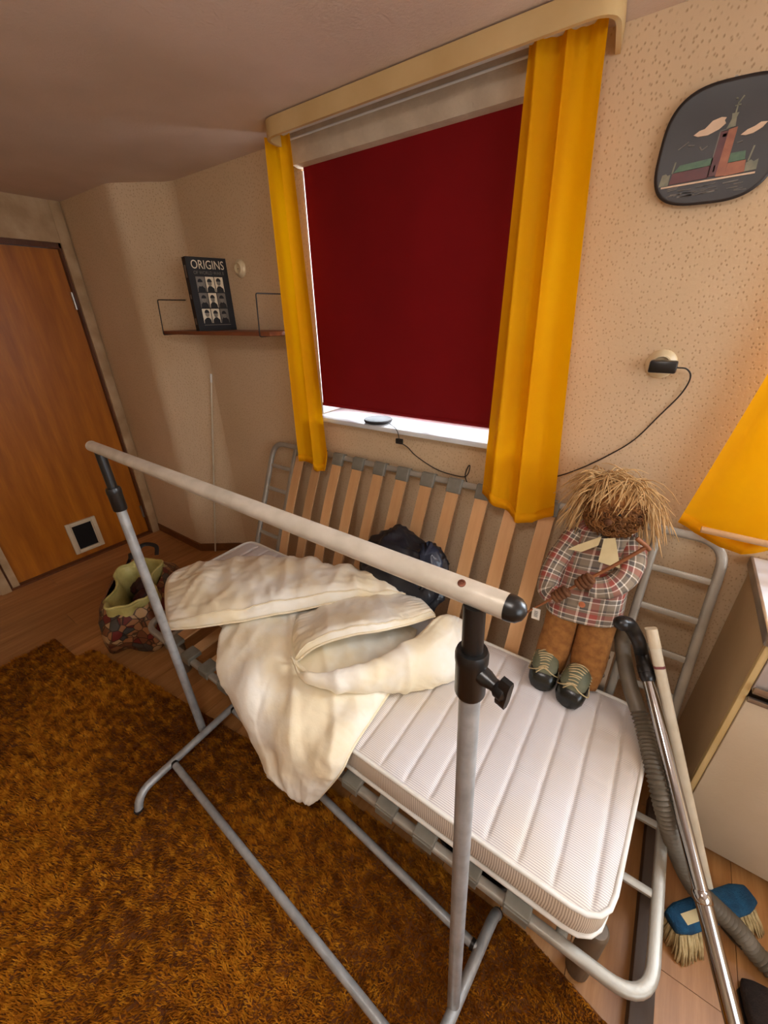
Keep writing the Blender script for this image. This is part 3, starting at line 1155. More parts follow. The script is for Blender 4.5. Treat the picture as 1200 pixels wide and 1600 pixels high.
bld = thing('roller_blind', (-0.93, -0.01, 1.205), 'dark red roller blind pulled down over the window between the yellow curtains', 'blind')
cs = MB()
prof_c = [(0.004, 2.262), (-0.052, 2.262), (-0.060, 2.225), (-0.056, 2.19), (-0.042, 2.163), (-0.015, 2.158), (0.004, 2.158)]
cs.add(*loft_vf([[(x_, y_, z_) for y_, z_ in prof_c] for x_ in (-1.475, -0.40)]))
cs.build('cassette', M['cassette'], bld, True, 40)
tube('cassette_lip', [(-1.47, -0.058, 2.236), (-0.405, -0.058, 2.236)], 0.004, M['white'], bld, 8)
fv, ff = [], []
nx_, nz_ = 24, 30
for j in range(nz_ + 1):
    for i in range(nx_ + 1):
        xx = -1.447 + (1.015) * i / nx_
        zz = 2.165 + (1.207 - 2.165) * j / nz_
        fv.append((xx, -0.012 + 0.0015 * math.sin(i * 0.9) * j / nz_, zz))
for j in range(nz_):
    for i in range(nx_):
        a = j * (nx_ + 1) + i
        ff.append((a, a + 1, a + nx_ + 2, a + nx_ + 1))
raw('fabric', fv, ff, M['red'], bld)
tube('bottom_bar', [(-1.447, -0.012, 1.212), (-0.432, -0.012, 1.212)], 0.006, M['red'], bld, 8, sq=(0.008, 0.004))


def curtain(name, label, tl, tr, bl_, br_, zt, zb, y0, folds, amp, seed, group='yellow cotton curtains', ybot=None):
    t = thing(name, ((bl_ + br_) / 2, y0, zb(0.5)), label, 'curtain', group)
    nu, nv = 150, 70
    r2 = random.Random(seed)
    ph = [r2.uniform(0, 6.28) for _ in range(6)]
    vv = []
    for j in range(nv + 1):
        q = j / nv
        for i in range(nu + 1):
            u = i / nu
            wob = 0.10 * math.sin(2 * math.pi * u * 1.3 + ph[0]) + 0.06 * math.sin(2 * math.pi * u * 2.7 + ph[1] + q * 1.2)
            a = 2 * math.pi * (u + wob * 0.35) * folds + ph[2] + 0.5 * math.sin(q * 2.2 + ph[3])
            sh = math.sin(a) + 0.22 * math.sin(2 * a + ph[4]) + 0.25 * math.sin(0.5 * a + ph[5])
            grow = 0.55 + 0.45 * q
            gath = 0.35 * math.exp(-q * 14) * math.sin(2 * math.pi * u * folds * 2.3 + ph[1])
            s_ = q ** 1.15
            xl = tl + (bl_ - tl) * s_
            xr = tr + (br_ - tr) * s_
            xx = xl + (xr - xl) * u + 0.006 * math.cos(a) * grow
            yy = y0 - amp * (sh * grow + gath) - (0 if ybot is None else ybot * s_ * q)
            zz = zt + (zb(u) - zt) * q
            vv.append((xx, yy, zz))
    ff = []
    for j in range(nv):
        for i in range(nu):
            a = j * (nu + 1) + i
            ff.append((a, a + nu + 1, a + nu + 2, a + 1))
    raw('cloth', vv, ff, M['yellow'], t)
    # stitched hem: a narrow doubled band along the lower edge
    hv, hf = [], []
    for i in range(nu + 1):
        x_, y_, z_ = vv[nv * (nu + 1) + i]
        x2, y2, z2 = vv[(nv - 2) * (nu + 1) + i]
        hv += [(x_, y_ - 0.0022, z_ - 0.001), (x2, y2 - 0.0022, z2), (x2, y2 + 0.0022, z2), (x_, y_ + 0.0022, z_ - 0.001)]
    for i in range(nu):
        for k_ in range(4):
            k2 = (k_ + 1) % 4
            hf.append((i * 4 + k_, i * 4 + k2, i * 4 + 4 + k2, i * 4 + 4 + k_))
    raw('hem', hv, hf, M['yellow'], t)
    return t


def interp(pts):
    xs_ = [p_[0] for p_ in pts]
    ys_ = [p_[1] for p_ in pts]
    return lambda u: float(np.interp(u, xs_, ys_))


curtain('curtain', 'narrow yellow curtain on the side of the red blind nearest the book shelf', -1.545, -1.415, -1.555, -1.365, 2.246,
        interp([(0, 0.915), (0.45, 0.905), (0.62, 0.875), (0.8, 0.88), (1, 0.98)]), -0.105, 1.7, 0.014, 3)
curtain('curtain', 'wide yellow curtain hanging between the red blind and the dark wall plate', -0.520, -0.325, -0.530, -0.243, 2.240,
        interp([(0, 0.965), (0.2, 0.95), (0.45, 0.90), (0.6, 0.885), (0.75, 0.885), (0.88, 0.93), (1, 0.955)]), -0.115, 2.4, 0.021, 11)
c3 = curtain('curtain', 'yellow curtain over the off-white cabinet with a wooden rod at its hem', 0.30, 0.62, 0.123, 0.56, 2.222,
             interp([(0, 1.015), (0.1, 0.985), (0.25, 0.965), (0.36, 0.965), (0.5, 1.0), (0.7, 0.97), (1, 0.96)]), -0.10, 1.5, 0.022, 21)
tube('hem_rod', [(0.172, -0.150, 1.030), (0.46, -0.158, 1.030)], 0.0095, M['slat'], c3, 12)

# ------------------------------------------------------------------ sockets, adapter, cable, puck
def socket(c, label):
    t = thing('wall_socket', c, label, 'socket')
    x_, y_, z_ = c
    lathe('plate', [(0.041, 0.0), (0.041, 0.004), (0.037, 0.010), (0.030, 0.014), (0.026, 0.020), (0.0225, 0.021), (0.0215, 0.010), (0.002, 0.009)],
          c, (0, -1, 0), M['cream'], t, 28, 35)
    for dx_ in (-0.0095, 0.0095):
        lathe('socket_hole', [(0.0028, 0.0085), (0.0028, 0.0096)], (x_ + dx_, y_, z_), (0, -1, 0), M['hole'], t, 10)
    return t


socket((-1.955, 0.0, 1.839), 'round cream wall socket without a plug beside the black book')
socket((-0.045, 0.0, 1.468), 'round cream wall socket holding the black power adapter')
ad = thing('power_adapter', (-0.04, -0.03, 1.46), 'small black power adapter plugged into the wall socket beside the yellow curtain', 'adapter')
box('housing', (-0.072, -0.062, 1.448), (-0.002, -0.0225, 1.482), M['black'], ad, bev=0.005)
pins = MB()
for dx_ in (-0.0095, 0.0095):
    pins.add(*lathe_vf([(0.0022, 0.010), (0.0022, 0.024)], (-0.045 + dx_, 0, 1.468), (0, -1, 0), 10))
pins.build('pin', M['alu'], ad, True, 40)
cab = cat([(-0.004, -0.045, 1.464), (0.022, -0.042, 1.461), (0.037, -0.02, 1.435), (0.026, -0.008, 1.385), (-0.012, -0.006, 1.316), (-0.062, -0.006, 1.23),
           (-0.125, -0.006, 1.166), (-0.20, -0.007, 1.105), (-0.28, -0.010, 1.055), (-0.42, -0.014, 0.985), (-0.52, -0.012, 0.942), (-0.571, -0.010, 0.929), (-0.625, -0.009, 0.945),
           (-0.645, -0.009, 0.985), (-0.634, -0.009, 1.028), (-0.626, -0.010, 1.03), (-0.632, -0.013, 0.995), (-0.66, -0.010, 0.976), (-0.758, -0.008, 0.979), (-0.83, -0.008, 1.0),
           (-0.90, -0.010, 1.034), (-0.925, -0.03, 1.07), (-0.940, -0.066, 1.098)], 6)
ct = thing('power_cable', (-0.3, 0, 0.93), 'thin dark power cable drooping across the wall from the adapter to the window sill', 'cable')
tube('wire', cab, 0.0022, M['wire'], ct, 8)
box('connector', (-0.960, -0.082, 1.096), (-0.924, -0.068, 1.120), M['black'], ct, bev=0.004)
tube('lead', cat([(-0.944, -0.075, 1.120), (-0.952, -0.074, 1.148), (-0.972, -0.066, 1.164), (-1.01, -0.035, 1.163), (-1.050, -0.005, 1.164)], 6), 0.0018, M['dark'], ct, 8)
pk = thing('disc_speaker', (-1.115, 0.005, 1.1565), 'flat dark round puck lying on the white window sill under the blind', 'device')
lathe('body', [(0.055, 0.0), (0.066, 0.005), (0.069, 0.011), (0.066, 0.016), (0.052, 0.0175), (0.0, 0.018)], (-1.115, 0.005, 1.1565), (0, 0, 1), M['dark'], pk, 32)
lathe('foot_ring', [(0.05, -0.0002), (0.05, 0.001)], (-1.115, 0.005, 1.1565), (0, 0, 1), M['black'], pk, 24)

# ------------------------------------------------------------------ decorative wall plate
PC = Vector((-0.048, -0.004, 1.975))
pt = thing('wall_plate', (PC.x, PC.y, PC.z), 'black squarish souvenir plate picturing a brick tower hanging on the wallpaper', 'wall plate')
nq = 72


def sq_pt(a, sxx, szz, e=3.1):
    ca, sa = math.cos(a), math.sin(a)
    return (sxx * math.copysign(abs(ca) ** (2 / e), ca), szz * math.copysign(abs(sa) ** (2 / e), sa))


tilt = math.radians(-1.5)


def PP(a, b_, d_=0.0):
    ca, sa = math.cos(tilt), math.sin(tilt)
    return (PC.x + a * ca - b_ * sa, PC.y - d_, PC.z + a * sa + b_ * ca)


rg = []
for k_, (s_, d_) in enumerate(((0.80, 0.0), (0.97, 0.008), (1.0, 0.016), (0.99, 0.018), (0.93, 0.0175), (0.86, 0.0165), (0.5, 0.0155), (0.05, 0.0155))):
    rg.append([PP(*sq_pt(-2 * math.pi * i / nq, 0.127 * s_, 0.119 * s_), d_) for i in range(nq)])
v, f = loft_vf(rg)
MB().add(v, f).build('dish', M['plate'], pt, True)
art = {
    'cream': mat('plate_cream_glaze', (226, 196, 164), (214, 182, 150), rough=0.4, scale=30),
    'maroon': mat('plate_maroon_glaze', (84, 26, 28), (98, 34, 32), rough=0.4, scale=60),
    'brick': mat('plate_brick_glaze', (168, 98, 62), (150, 82, 50), rough=0.4, scale=60),
    'green': mat('plate_green_glaze', (84, 118, 84), (66, 98, 72), rough=0.4, scale=60),
    'sage': mat('plate_sage_glaze', (138, 134, 108), (112, 110, 88), rough=0.4, scale=60),
    'grey': mat('plate_grey_line', (120, 110, 98), (96, 88, 80), rough=0.4, scale=60),
}


def art_piece(name, polys, key):
    mb = MB()
    for poly in polys:
        n_ = len(poly)
        vv = [PP(a, b_, 0.0155) for a, b_ in poly] + [PP(a, b_, 0.0180) for a, b_ in poly]
        ff = [tuple(range(n_)), tuple(range(n_, 2 * n_))[::-1]] + [(i, n_ + i, n_ + (i + 1) % n_, (i + 1) % n_) for i in range(n_)]
        mb.add(vv, ff)
    return mb.build(name, art[key], pt, False)


def line(a, b_, w_=0.0012):
    d_ = Vector((b_[0] - a[0], b_[1] - a[1]))
    n_ = Vector((-d_.y, d_.x)).normalized() * w_
    return [(a[0] + n_.x, a[1] + n_.y), (a[0] - n_.x, a[1] - n_.y), (b_[0] - n_.x, b_[1] - n_.y), (b_[0] + n_.x, b_[1] + n_.y)]


art_piece('tower_shade', [[(-0.005, -0.063), (0.010, -0.063), (0.010, 0.022), (-0.005, 0.022)]], 'maroon')
art_piece('tower_face', [[(0.010, -0.065), (0.028, -0.065), (0.026, 0.027), (0.010, 0.024)]], 'brick')
art_piece('tower_outline', [line((-0.006, -0.064), (-0.006, 0.024)), line((-0.006, 0.023), (0.010, 0.026)), line((0.003, -0.055), (0.003, -0.042), 0.0016), line((0.001, 0.014), (0.008, 0.015), 0.003)], 'grey')
art_piece('cupola', [[(0.004, 0.026), (0.021, 0.028), (0.018, 0.045), (0.020, 0.053), (0.007, 0.053), (0.009, 0.043)]], 'sage')
art_piece('spire', [line((0.0135, 0.053), (0.0135, 0.072), 0.0016), line((0.0135, 0.070), (0.020, 0.082), 0.0014), line((0.010, 0.078), (0.006, 0.080), 0.0014), line((0.008, 0.066), (0.019, 0.067), 0.001)], 'sage')
art_piece('cloud', [[(-0.060, 0.024), (-0.050, 0.031), (-0.040, 0.033), (-0.028, 0.046), (-0.012, 0.050), (-0.002, 0.048), (-0.004, 0.043), (0.000, 0.037), (-0.010, 0.028), (-0.030, 0.020), (-0.050, 0.020)]], 'cream')
art_piece('cloud', [[(0.036, 0.010), (0.046, 0.018), (0.058, 0.022), (0.068, 0.028), (0.080, 0.027), (0.074, 0.018), (0.060, 0.010), (0.046, 0.008)]], 'cream')
art_piece('roof', [[(-0.082, -0.046), (-0.072, -0.032), (-0.005, -0.026), (-0.005, -0.040)]], 'green')
art_piece('roof', [[(0.028, -0.040), (0.028, -0.022), (0.056, -0.021), (0.060, -0.038)]], 'green')
art_piece('hall_front', [[(-0.086, -0.070), (-0.084, -0.047), (-0.005, -0.041), (-0.005, -0.065)]], 'maroon')
art_piece('hall_side', [[(0.028, -0.066), (0.028, -0.041), (0.062, -0.039), (0.066, -0.062)]], 'brick')
art_piece('quay', [line((-0.102, -0.075), (0.088, -0.066), 0.0018)], 'cream')
for nm_, pl2 in (('shore', [(-0.108, -0.072), (-0.106, -0.048), (-0.098, -0.046), (-0.094, -0.050), (-0.088, -0.048), (-0.088, -0.071)]),
                 ('shore', [(0.066, -0.062), (0.064, -0.045), (0.072, -0.040), (0.078, -0.044), (0.086, -0.040), (0.088, -0.060)]),
                 ('small_spire', line((-0.085, -0.047), (-0.083, -0.024), 0.0016)), ('small_spire', line((0.067, -0.042), (0.070, -0.014), 0.0016))):
    art_piece(nm_, [pl2], 'sage')
wl_ = []
for k_ in range(26):
    a = rng.uniform(-0.095, 0.06)
    b_ = rng.uniform(-0.098, -0.078)
    wl_.append(line((a, b_), (a + rng.uniform(0.008, 0.028), b_ + rng.uniform(-0.001, 0.004)), rng.uniform(0.0005, 0.0011)))
wl_ += [line((-0.060, -0.098), (-0.028, -0.096), 0.0018), line((-0.016, -0.096), (0.018, -0.093), 0.0018), line((0.030, -0.080), (0.060, -0.077), 0.0015)]
wl_ += [line((-0.085, 0.0), (-0.066, 0.013)), line((-0.066, 0.006), (-0.052, 0.004)), line((-0.04, 0.0), (-0.034, -0.008)), line((-0.034, -0.008), (-0.024, -0.001)), line((0.034, -0.004), (0.044, -0.002))]
art_piece('water_lines', wl_, 'grey')['kind'] = 'stuff'
lathe('hanger', [(0.004, 0.0), (0.004, 0.006)], (PC.x - 0.004, -0.002, PC.z + 0.122), (0, -1, 0), M['alu'], pt, 10)

# ------------------------------------------------------------------ wire shelf and book
sh = thing('wall_shelf', (-2.0, -0.1, 1.537), 'thin brown wall shelf with black wire end brackets carrying the black book', 'shelf')
box('board', (-2.470, -0.205, 1.537), (-1.56, -0.004, 1.555), M['shelfwood'], sh, bev=0.002)
for xx in (-2.463, -1.626):
    P_ = fillet([(xx, -0.001, 1.712), (xx, -0.196, 1.712), (xx, -0.208, 1.535), (xx, -0.001, 1.535)], 0.008, 3)
    tube('wire_bracket', P_, 0.0030, M['wire'], sh, 8)
bk = thing('book', (-2.1, -0.1, 1.555), 'tall black picture book titled ORIGINS standing on the wire shelf', 'book')
cu = Vector((0.24, 0.97, 0)).normalized()
cn = Vector((cu.y, -cu.x, 0))
B0 = Vector((-2.115, -0.195, 1.5555))
bw, bh, bt = 0.200, 0.335, 0.050


def bbox_part(name, u0, u1, z0, z1, n0, n1, mt2):
    vv = []
    for n_ in (n0, n1):
        for a, z in ((u0, z0), (u1, z0), (u1, z1), (u0, z1)):
            vv.append(B0 + cu * a + Vector((0, 0, z)) - cn * n_)
    ff = [(0, 1, 2, 3)[::-1], (4, 5, 6, 7), (0, 1, 5, 4), (1, 2, 6, 5), (2, 3, 7, 6), (3, 0, 4, 7)]
    return MB().add(vv, ff).build(name, mt2, bk, False)


cov = bbox_part('front_cover', 0, bw, 0, bh, 0, 0.0025, M['bookcover'])
bbox_part('back_cover', 0, bw, 0, bh, bt - 0.0025, bt, M['bookcover'])
spn = bbox_part('spine', -0.0025, 0.0, 0, bh, 0, bt, M['bookcover'])
bbox_part('page_block', 0.001, bw - 0.005, 0.003, bh - 0.004, 0.0027, bt - 0.0027, M['pages'])


def print_poly(name, polys, mt2, parent, u0=0.0):
    mb = MB()
    for poly in polys:
        mb.add(*sheet_vf(poly, B0 + cn * 0.0002, cu, (0, 0, 1), 0.0004))
    return mb.build(name, mt2, parent, False)


def text_mesh(s_, width, height):
    fc = bpy.data.curves.new('lettering', 'FONT')
    fc.body = s_
    fc.resolution_u = 3
    fo = bpy.data.objects.new('lettering', fc)
    C.objects.link(fo)
    bpy.context.view_layer.update()
    me_ = bpy.data.meshes.new_from_object(fo.evaluated_get(bpy.context.evaluated_depsgraph_get()))
    bpy.data.objects.remove(fo)
    co = np.array([v_.co[:2] for v_ in me_.vertices])
    mn, mx_ = co.min(0), co.max(0)
    co = (co - mn) / (mx_ - mn) * np.array([width, height])
    fs = [tuple(p_.vertices) for p_ in me_.polygons]
    return co, fs


def lettering(name, s_, u0, z0, width, height, mt2, parent, serif=None):
    co, fs = text_mesh(s_, width, height)
    vv = [B0 + cn * 0.0005 + cu * (u0 + a) + Vector((0, 0, z0 + b_)) for a, b_ in co]
    mb = MB().add(vv, fs)
    for (a, top_) in serif or []:
        for zz in ((z0, z0 + height - 0.0022) if top_ == 2 else ((z0,) if top_ == 0 else (z0 + height - 0.0022,))):
            mb.add(*sheet_vf([(a - 0.0042, zz - z0 + z0 - 0), (a + 0.0042, zz), (a + 0.0042, zz + 0.0022), (a - 0.0042, zz + 0.0022)], B0 + cn * 0.0003, cu, (0, 0, 1), 0.0003))
    return mb.build(name, mt2, parent, False)


lettering('title', 'ORIGINS', 0.020, 0.284, 0.165, 0.038, M['print'], cov,
          None)
lettering('subtitle', 'OF WORLD WAR II', 0.026, 0.260, 0.152, 0.015, M['printdim'], cov)
# three by three portraits: light field, dark coat, pale head
for r_ in range(3):
    for c_ in range(3):
        u0 = 0.030 + c_ * 0.047
        z0 = 0.036 + (2 - r_) * 0.073
        light = (r_, c_) in ((0, 1), (1, 1), (2, 1), (0, 2), (2, 0))
        print_poly('portrait_field', [[(u0, z0), (u0 + 0.043, z0), (u0 + 0.043, z0 + 0.068), (u0, z0 + 0.068)]], M['print'] if light else M['printdim'], cov)
        hx, hz = u0 + 0.0215 + rng.uniform(-0.003, 0.003), z0 + 0.042 + rng.uniform(-0.004, 0.003)
        el = [(hx + 0.0105 * math.cos(a * math.pi / 8), hz + 0.0155 * math.sin(a * math.pi / 8)) for a in range(16)]
        hr = [(hx + 0.0125 * math.cos(a * math.pi / 8), hz + 0.004 + 0.0155 * math.sin(a * math.pi / 8)) for a in range(9)]
        bod = [(u0 + 0.002, z0), (u0 + 0.041, z0), (u0 + 0.039, z0 + 0.016), (hx + 0.006, z0 + 0.027), (hx - 0.006, z0 + 0.027), (u0 + 0.004, z0 + 0.016)]
        MB().add(*sheet_vf(el, B0 + cn * 0.0006, cu, (0, 0, 1), 0.0003)).build('portrait_head', M['printgrey'], cov, False)
        MB().add(*sheet_vf(bod, B0 + cn * 0.0005, cu, (0, 0, 1), 0.0003)).build('portrait_coat', M['bookcover'], cov, False)
        MB().add(*sheet_vf(hr, B0 + cn * 0.0008, cu, (0, 0, 1), 0.0003)).build('portrait_hair', M['bookcover'], cov, False)
for z0, z1 in ((0.245, 0.300), (0.150, 0.170), (0.03, 0.06)):
    pv_ = [B0 - cu * 0.0028 - cn * a + Vector((0, 0, z)) for a, z in ((0.014, z0), (0.036, z0), (0.036, z1), (0.014, z1))]
    MB().add(pv_ + [p_ - cu * 0.0004 for p_ in pv_], [(3, 2, 1, 0), (4, 5, 6, 7), (0, 1, 5, 4), (1, 2, 6, 5), (2, 3, 7, 6), (3, 0, 4, 7)]).build('spine_print', M['printdim'], spn, False)
print_poly('rule_line', [[(0.03, 0.026), (0.172, 0.026), (0.172, 0.029), (0.03, 0.029)]], M['printdim'], cov)

# ------------------------------------------------------------------ cabinet at the wall
cb = thing('base_cabinet', (0.8, -0.2, 0), 'off-white base cabinet with a white worktop standing against the wall beside the bed', 'cabinet')
CX0, CX1, CY0, CY1, CZ = 0.343, 1.26, -0.405, -0.012, 0.885
box('side_panel', (CX0, CY0 + 0.018, 0.055), (CX0 + 0.018, CY1, CZ), M['cabside'], cb)
box('side_panel', (CX1 - 0.018, CY0 + 0.018, 0.055), (CX1, CY1, CZ), M['cabside'], cb)
box('back_panel', (CX0 + 0.018, CY1 - 0.008, 0.055), (CX1 - 0.018, CY1, CZ), M['cabside'], cb)
box('bottom_panel', (CX0 + 0.018, CY0 + 0.018, 0.055), (CX1 - 0.018, CY1 - 0.008, 0.075), M['cabside'], cb)
box('edge_strip', (CX0, CY0 + 0.002, 0.055), (CX0 + 0.015, CY0 + 0.018, CZ), M['cabedge'], cb, bev=0.002)
box('plinth', (CX0 + 0.03, CY0 + 0.05, 0.0), (CX1 - 0.02, CY1, 0.055), M['hole'], cb)
xm = (CX0 + CX1) / 2
for a, b_ in ((CX0 + 0.016, xm - 0.002), (xm + 0.002, CX1 - 0.003)):
    box('door', (a, CY0 - 0.002, 0.058), (b_, CY0 + 0.016, 0.690), M['cabfront'], cb, bev=0.002)
    dr = box('drawer_front', (a, CY0 - 0.002, 0.728), (b_, CY0 + 0.016, CZ - 0.004), M['drawer'], cb, bev=0.002)
    gp = MB()
    gp.add(*box_vf(((a + b_) / 2, CY0 - 0.008, 0.734), (b_ - a, 0.014, 0.010), bev=0.002))
    gp.add(*box_vf(((a + b_) / 2, CY0 - 0.013, 0.742), (b_ - a, 0.004, 0.018)))
    gp.build('grip_rail', M['alu'], dr, True, 40)
    g2 = MB()
    g2.add(*box_vf(((a + b_) / 2, CY0 - 0.004, 0.700), (b_ - a, 0.010, 0.014), bev=0.002))
    g2.build('door_rail', M['alu'], cb, True, 40)
wt = box('worktop', (CX0 - 0.004, CY0 - 0.012, CZ), (CX1 + 0.01, CY1 + 0.008, CZ + 0.028), M['worktop'], cb, bev=0.002)
em = MB()
em.add(*box_vf((CX0 - 0.007, (CY0 + CY1) / 2 - 0.002, CZ + 0.013), (0.008, CY1 - CY0 + 0.022, 0.032), bev=0.002))
em.add(*box_vf(((CX0 + CX1) / 2, CY0 - 0.014, CZ + 0.013), (CX1 - CX0 + 0.02, 0.006, 0.032), bev=0.002))
em.build('edge_trim', M['alu'], wt, True, 40)


# ------------------------------------------------------------------ duvet
def surf(ctrl, nu, nv):
    """smooth surface through a grid of control points"""
    ctrl = np.array(ctrl, float)
    a = np.array([resample(cat(r_, 12), nu + 1) for r_ in ctrl])
    out = np.zeros((nv + 1, nu + 1, 3))
    for i in range(nu + 1):
        out[:, i] = resample(cat(a[:, i], 12), nv + 1)
    return out


def resample(P, n):
    d_ = np.concatenate([[0], np.cumsum(np.linalg.norm(np.diff(P, axis=0), axis=1))])
    t_ = np.linspace(0, d_[-1], n)
    return np.stack([np.interp(t_, d_, P[:, k_]) for k_ in range(3)], 1)


def puffy(ctrl, nu, nv, th, seed, wr=0.010, wdir=(1, 1), quilt=0.0, edge=0.10, fan=None):
    S = surf(ctrl, nu, nv)
    du = np.gradient(S, axis=1)
    dv = np.gradient(S, axis=0)
    nr = np.cross(du, dv)
    nr /= np.maximum(np.linalg.norm(nr, axis=2, keepdims=True), 1e-9)
    if nr[..., 2].mean() < 0:
        nr = -nr
    top = np.zeros_like(S)
    bot = np.zeros_like(S)
    for j in range(nv + 1):
        for i in range(nu + 1):
            u, q = i / nu, j / nv
            e_ = min(u, 1 - u) / edge, min(q, 1 - q) / edge
            pf = math.sqrt(1 - (1 - min(1, e_[0])) ** 2) * math.sqrt(1 - (1 - min(1, e_[1])) ** 2)
            p_ = S[j, i]
            wv_ = noise.noise((p_[0] * 7 * wdir[0] + seed, p_[1] * 7 * wdir[1], p_[2] * 9))
            w2 = 1 - 2 * abs(noise.noise((p_[0] * 10 * wdir[0] + p_[1] * 6 + seed * 3, p_[1] * 5 * wdir[1] - p_[0] * 3 + 4, p_[2] * 9)))
            w3 = 1 - 2 * abs(noise.noise((p_[0] * 27 * wdir[1] + p_[1] * 9 + seed, p_[1] * 27 * wdir[0], p_[2] * 22)))
            pk_ = math.exp(-max(0, e_[1]) * 0.9) * noise.noise((u * nu * 0.42, seed, q * 5)) + math.exp(-max(0, e_[0]) * 0.9) * noise.noise((u * 5, seed + 3, q * nv * 0.42))
            w4 = max(0.0, 1 - 3.2 * abs(noise.noise((p_[0] * 5.5 + p_[1] * 6.0 + seed, p_[1] * 2.0 - p_[0] * 1.2, p_[2] * 4 + seed))))
            dsp = wr * (wv_ * 1.3 + 0.55 * w2 + 0.16 * w3 + 1.15 * w4) * (0.25 + 0.75 * pf) + 0.0065 * pk_ * min(1, 4 * min(e_))
            if fan:
                (fx, fy, fz), fq_, fa = fan
                ang = math.atan2(p_[0] - fx, (p_[2] - fz) + 0.9 * (p_[1] - fy))
                wgt = min(1.0, max(0.0, (0.52 - q) * -4 + 1.0)) if q < 0.52 else 1.0
                sw = math.sin(ang * fq_ + 2.5 * noise.noise((p_[0] * 4, p_[1] * 3, p_[2] * 3)))
                dsp += fa * wgt * pf * (abs(sw) ** 0.7 * (1 if sw > 0 else -0.6)) * (0.6 + 0.6 * noise.noise((ang * 3, 2, 1)))
            if quilt:
                qd = min(abs(((u * 2.5) % 1) - 0.5), abs(((q * 2.0) % 1) - 0.5))
                dsp -= quilt * math.exp(-(qd / 0.035) ** 2)
            top[j, i] = p_ + nr[j, i] * (th * pf + dsp)
            bot[j, i] = p_ - nr[j, i] * (th * 0.45 * pf) + nr[j, i] * dsp * 0.3
    n1 = (nu + 1) * (nv + 1)
    vv = list(top.reshape(-1, 3)) + list(bot.reshape(-1, 3))
    ff = []
    for j in range(nv):
        for i in range(nu):
            a = j * (nu + 1) + i
            q4 = (a, a + 1, a + nu + 2, a + nu + 1)
            ff.append(q4)
            ff.append(tuple(n1 + x_ for x_ in q4[::-1]))
    rim = [i for i in range(nu + 1)] + [j * (nu + 1) + nu for j in range(1, nv + 1)] + [nv * (nu + 1) + i for i in range(nu - 1, -1, -1)] + [j * (nu + 1) for j in range(nv - 1, 0, -1)]
    for k_ in range(len(rim)):
        a, b_ = rim[k_], rim[(k_ + 1) % len(rim)]
        ff.append((a, n1 + a, n1 + b_, b_))
    return vv, ff, top


dv_ = thing('duvet', (-1.0, -0.7, 0.43), 'crumpled cream white duvet folded over the bed and hanging off its front edge', 'duvet')
ctB = [
    [(-1.34, -0.44, 0.46), (-1.18, -0.44, 0.47), (-1.0, -0.43, 0.47), (-0.80, -0.43, 0.46), (-0.62, -0.44, 0.45)],
    [(-1.36, -0.62, 0.46), (-1.18, -0.64, 0.47), (-0.98, -0.64, 0.475), (-0.78, -0.64, 0.465), (-0.565, -0.62, 0.44)],
    [(-1.32, -0.84, 0.455), (-1.16, -0.85, 0.475), (-0.98, -0.85, 0.480), (-0.76, -0.84, 0.47), (-0.548, -0.80, 0.435)],
    [(-1.20, -0.975, 0.44), (-1.07, -0.995, 0.462), (-0.94, -1.00, 0.468), (-0.74, -0.99, 0.46), (-0.535, -0.965, 0.432)],
    [(-1.035, -1.03, 0.405), (-0.95, -1.05, 0.41), (-0.86, -1.055, 0.41), (-0.70, -1.045, 0.41), (-0.535, -1.015, 0.40)],
    [(-0.985, -1.04, 0.335), (-0.90, -1.065, 0.33), (-0.80, -1.075, 0.32), (-0.68, -1.065, 0.315), (-0.565, -1.035, 0.33)],
    [(-0.915, -1.045, 0.262), (-0.84, -1.07, 0.245), (-0.775, -1.08, 0.23), (-0.69, -1.075, 0.225), (-0.605, -1.05, 0.245)],
    [(-0.84, -1.05, 0.205), (-0.785, -1.065, 0.19), (-0.745, -1.07, 0.18), (-0.69, -1.068, 0.172), (-0.638, -1.055, 0.178)],
]
ctA = [
    [(-1.80, -0.80, 0.455), (-1.66, -0.62, 0.45), (-1.47, -0.46, 0.45), (-1.15, -0.36, 0.45), (-0.72, -0.32, 0.46)],
    [(-1.76, -0.86, 0.495), (-1.60, -0.70, 0.51), (-1.39, -0.53, 0.525), (-1.10, -0.41, 0.53), (-0.71, -0.335, 0.51)],
    [(-1.63, -0.94, 0.505), (-1.47, -0.77, 0.53), (-1.27, -0.59, 0.55), (-1.01, -0.45, 0.56), (-0.69, -0.33, 0.54)],
    [(-1.45, -1.03, 0.485), (-1.28, -0.93, 0.515), (-1.08, -0.74, 0.535), (-0.89, -0.53, 0.545), (-0.66, -0.345, 0.53)],
]
ctC = [
    [(-1.06, -0.70, 0.49), (-0.97, -0.60, 0.51), (-0.87, -0.50, 0.53), (-0.76, -0.41, 0.53), (-0.63, -0.345, 0.50)],
    [(-0.96, -0.80, 0.515), (-0.87, -0.73, 0.560), (-0.78, -0.63, 0.585), (-0.69, -0.53, 0.58), (-0.585, -0.40, 0.54)],
    [(-0.865, -0.875, 0.51), (-0.81, -0.81, 0.565), (-0.72, -0.725, 0.595), (-0.64, -0.63, 0.59), (-0.545, -0.43, 0.55)],
]
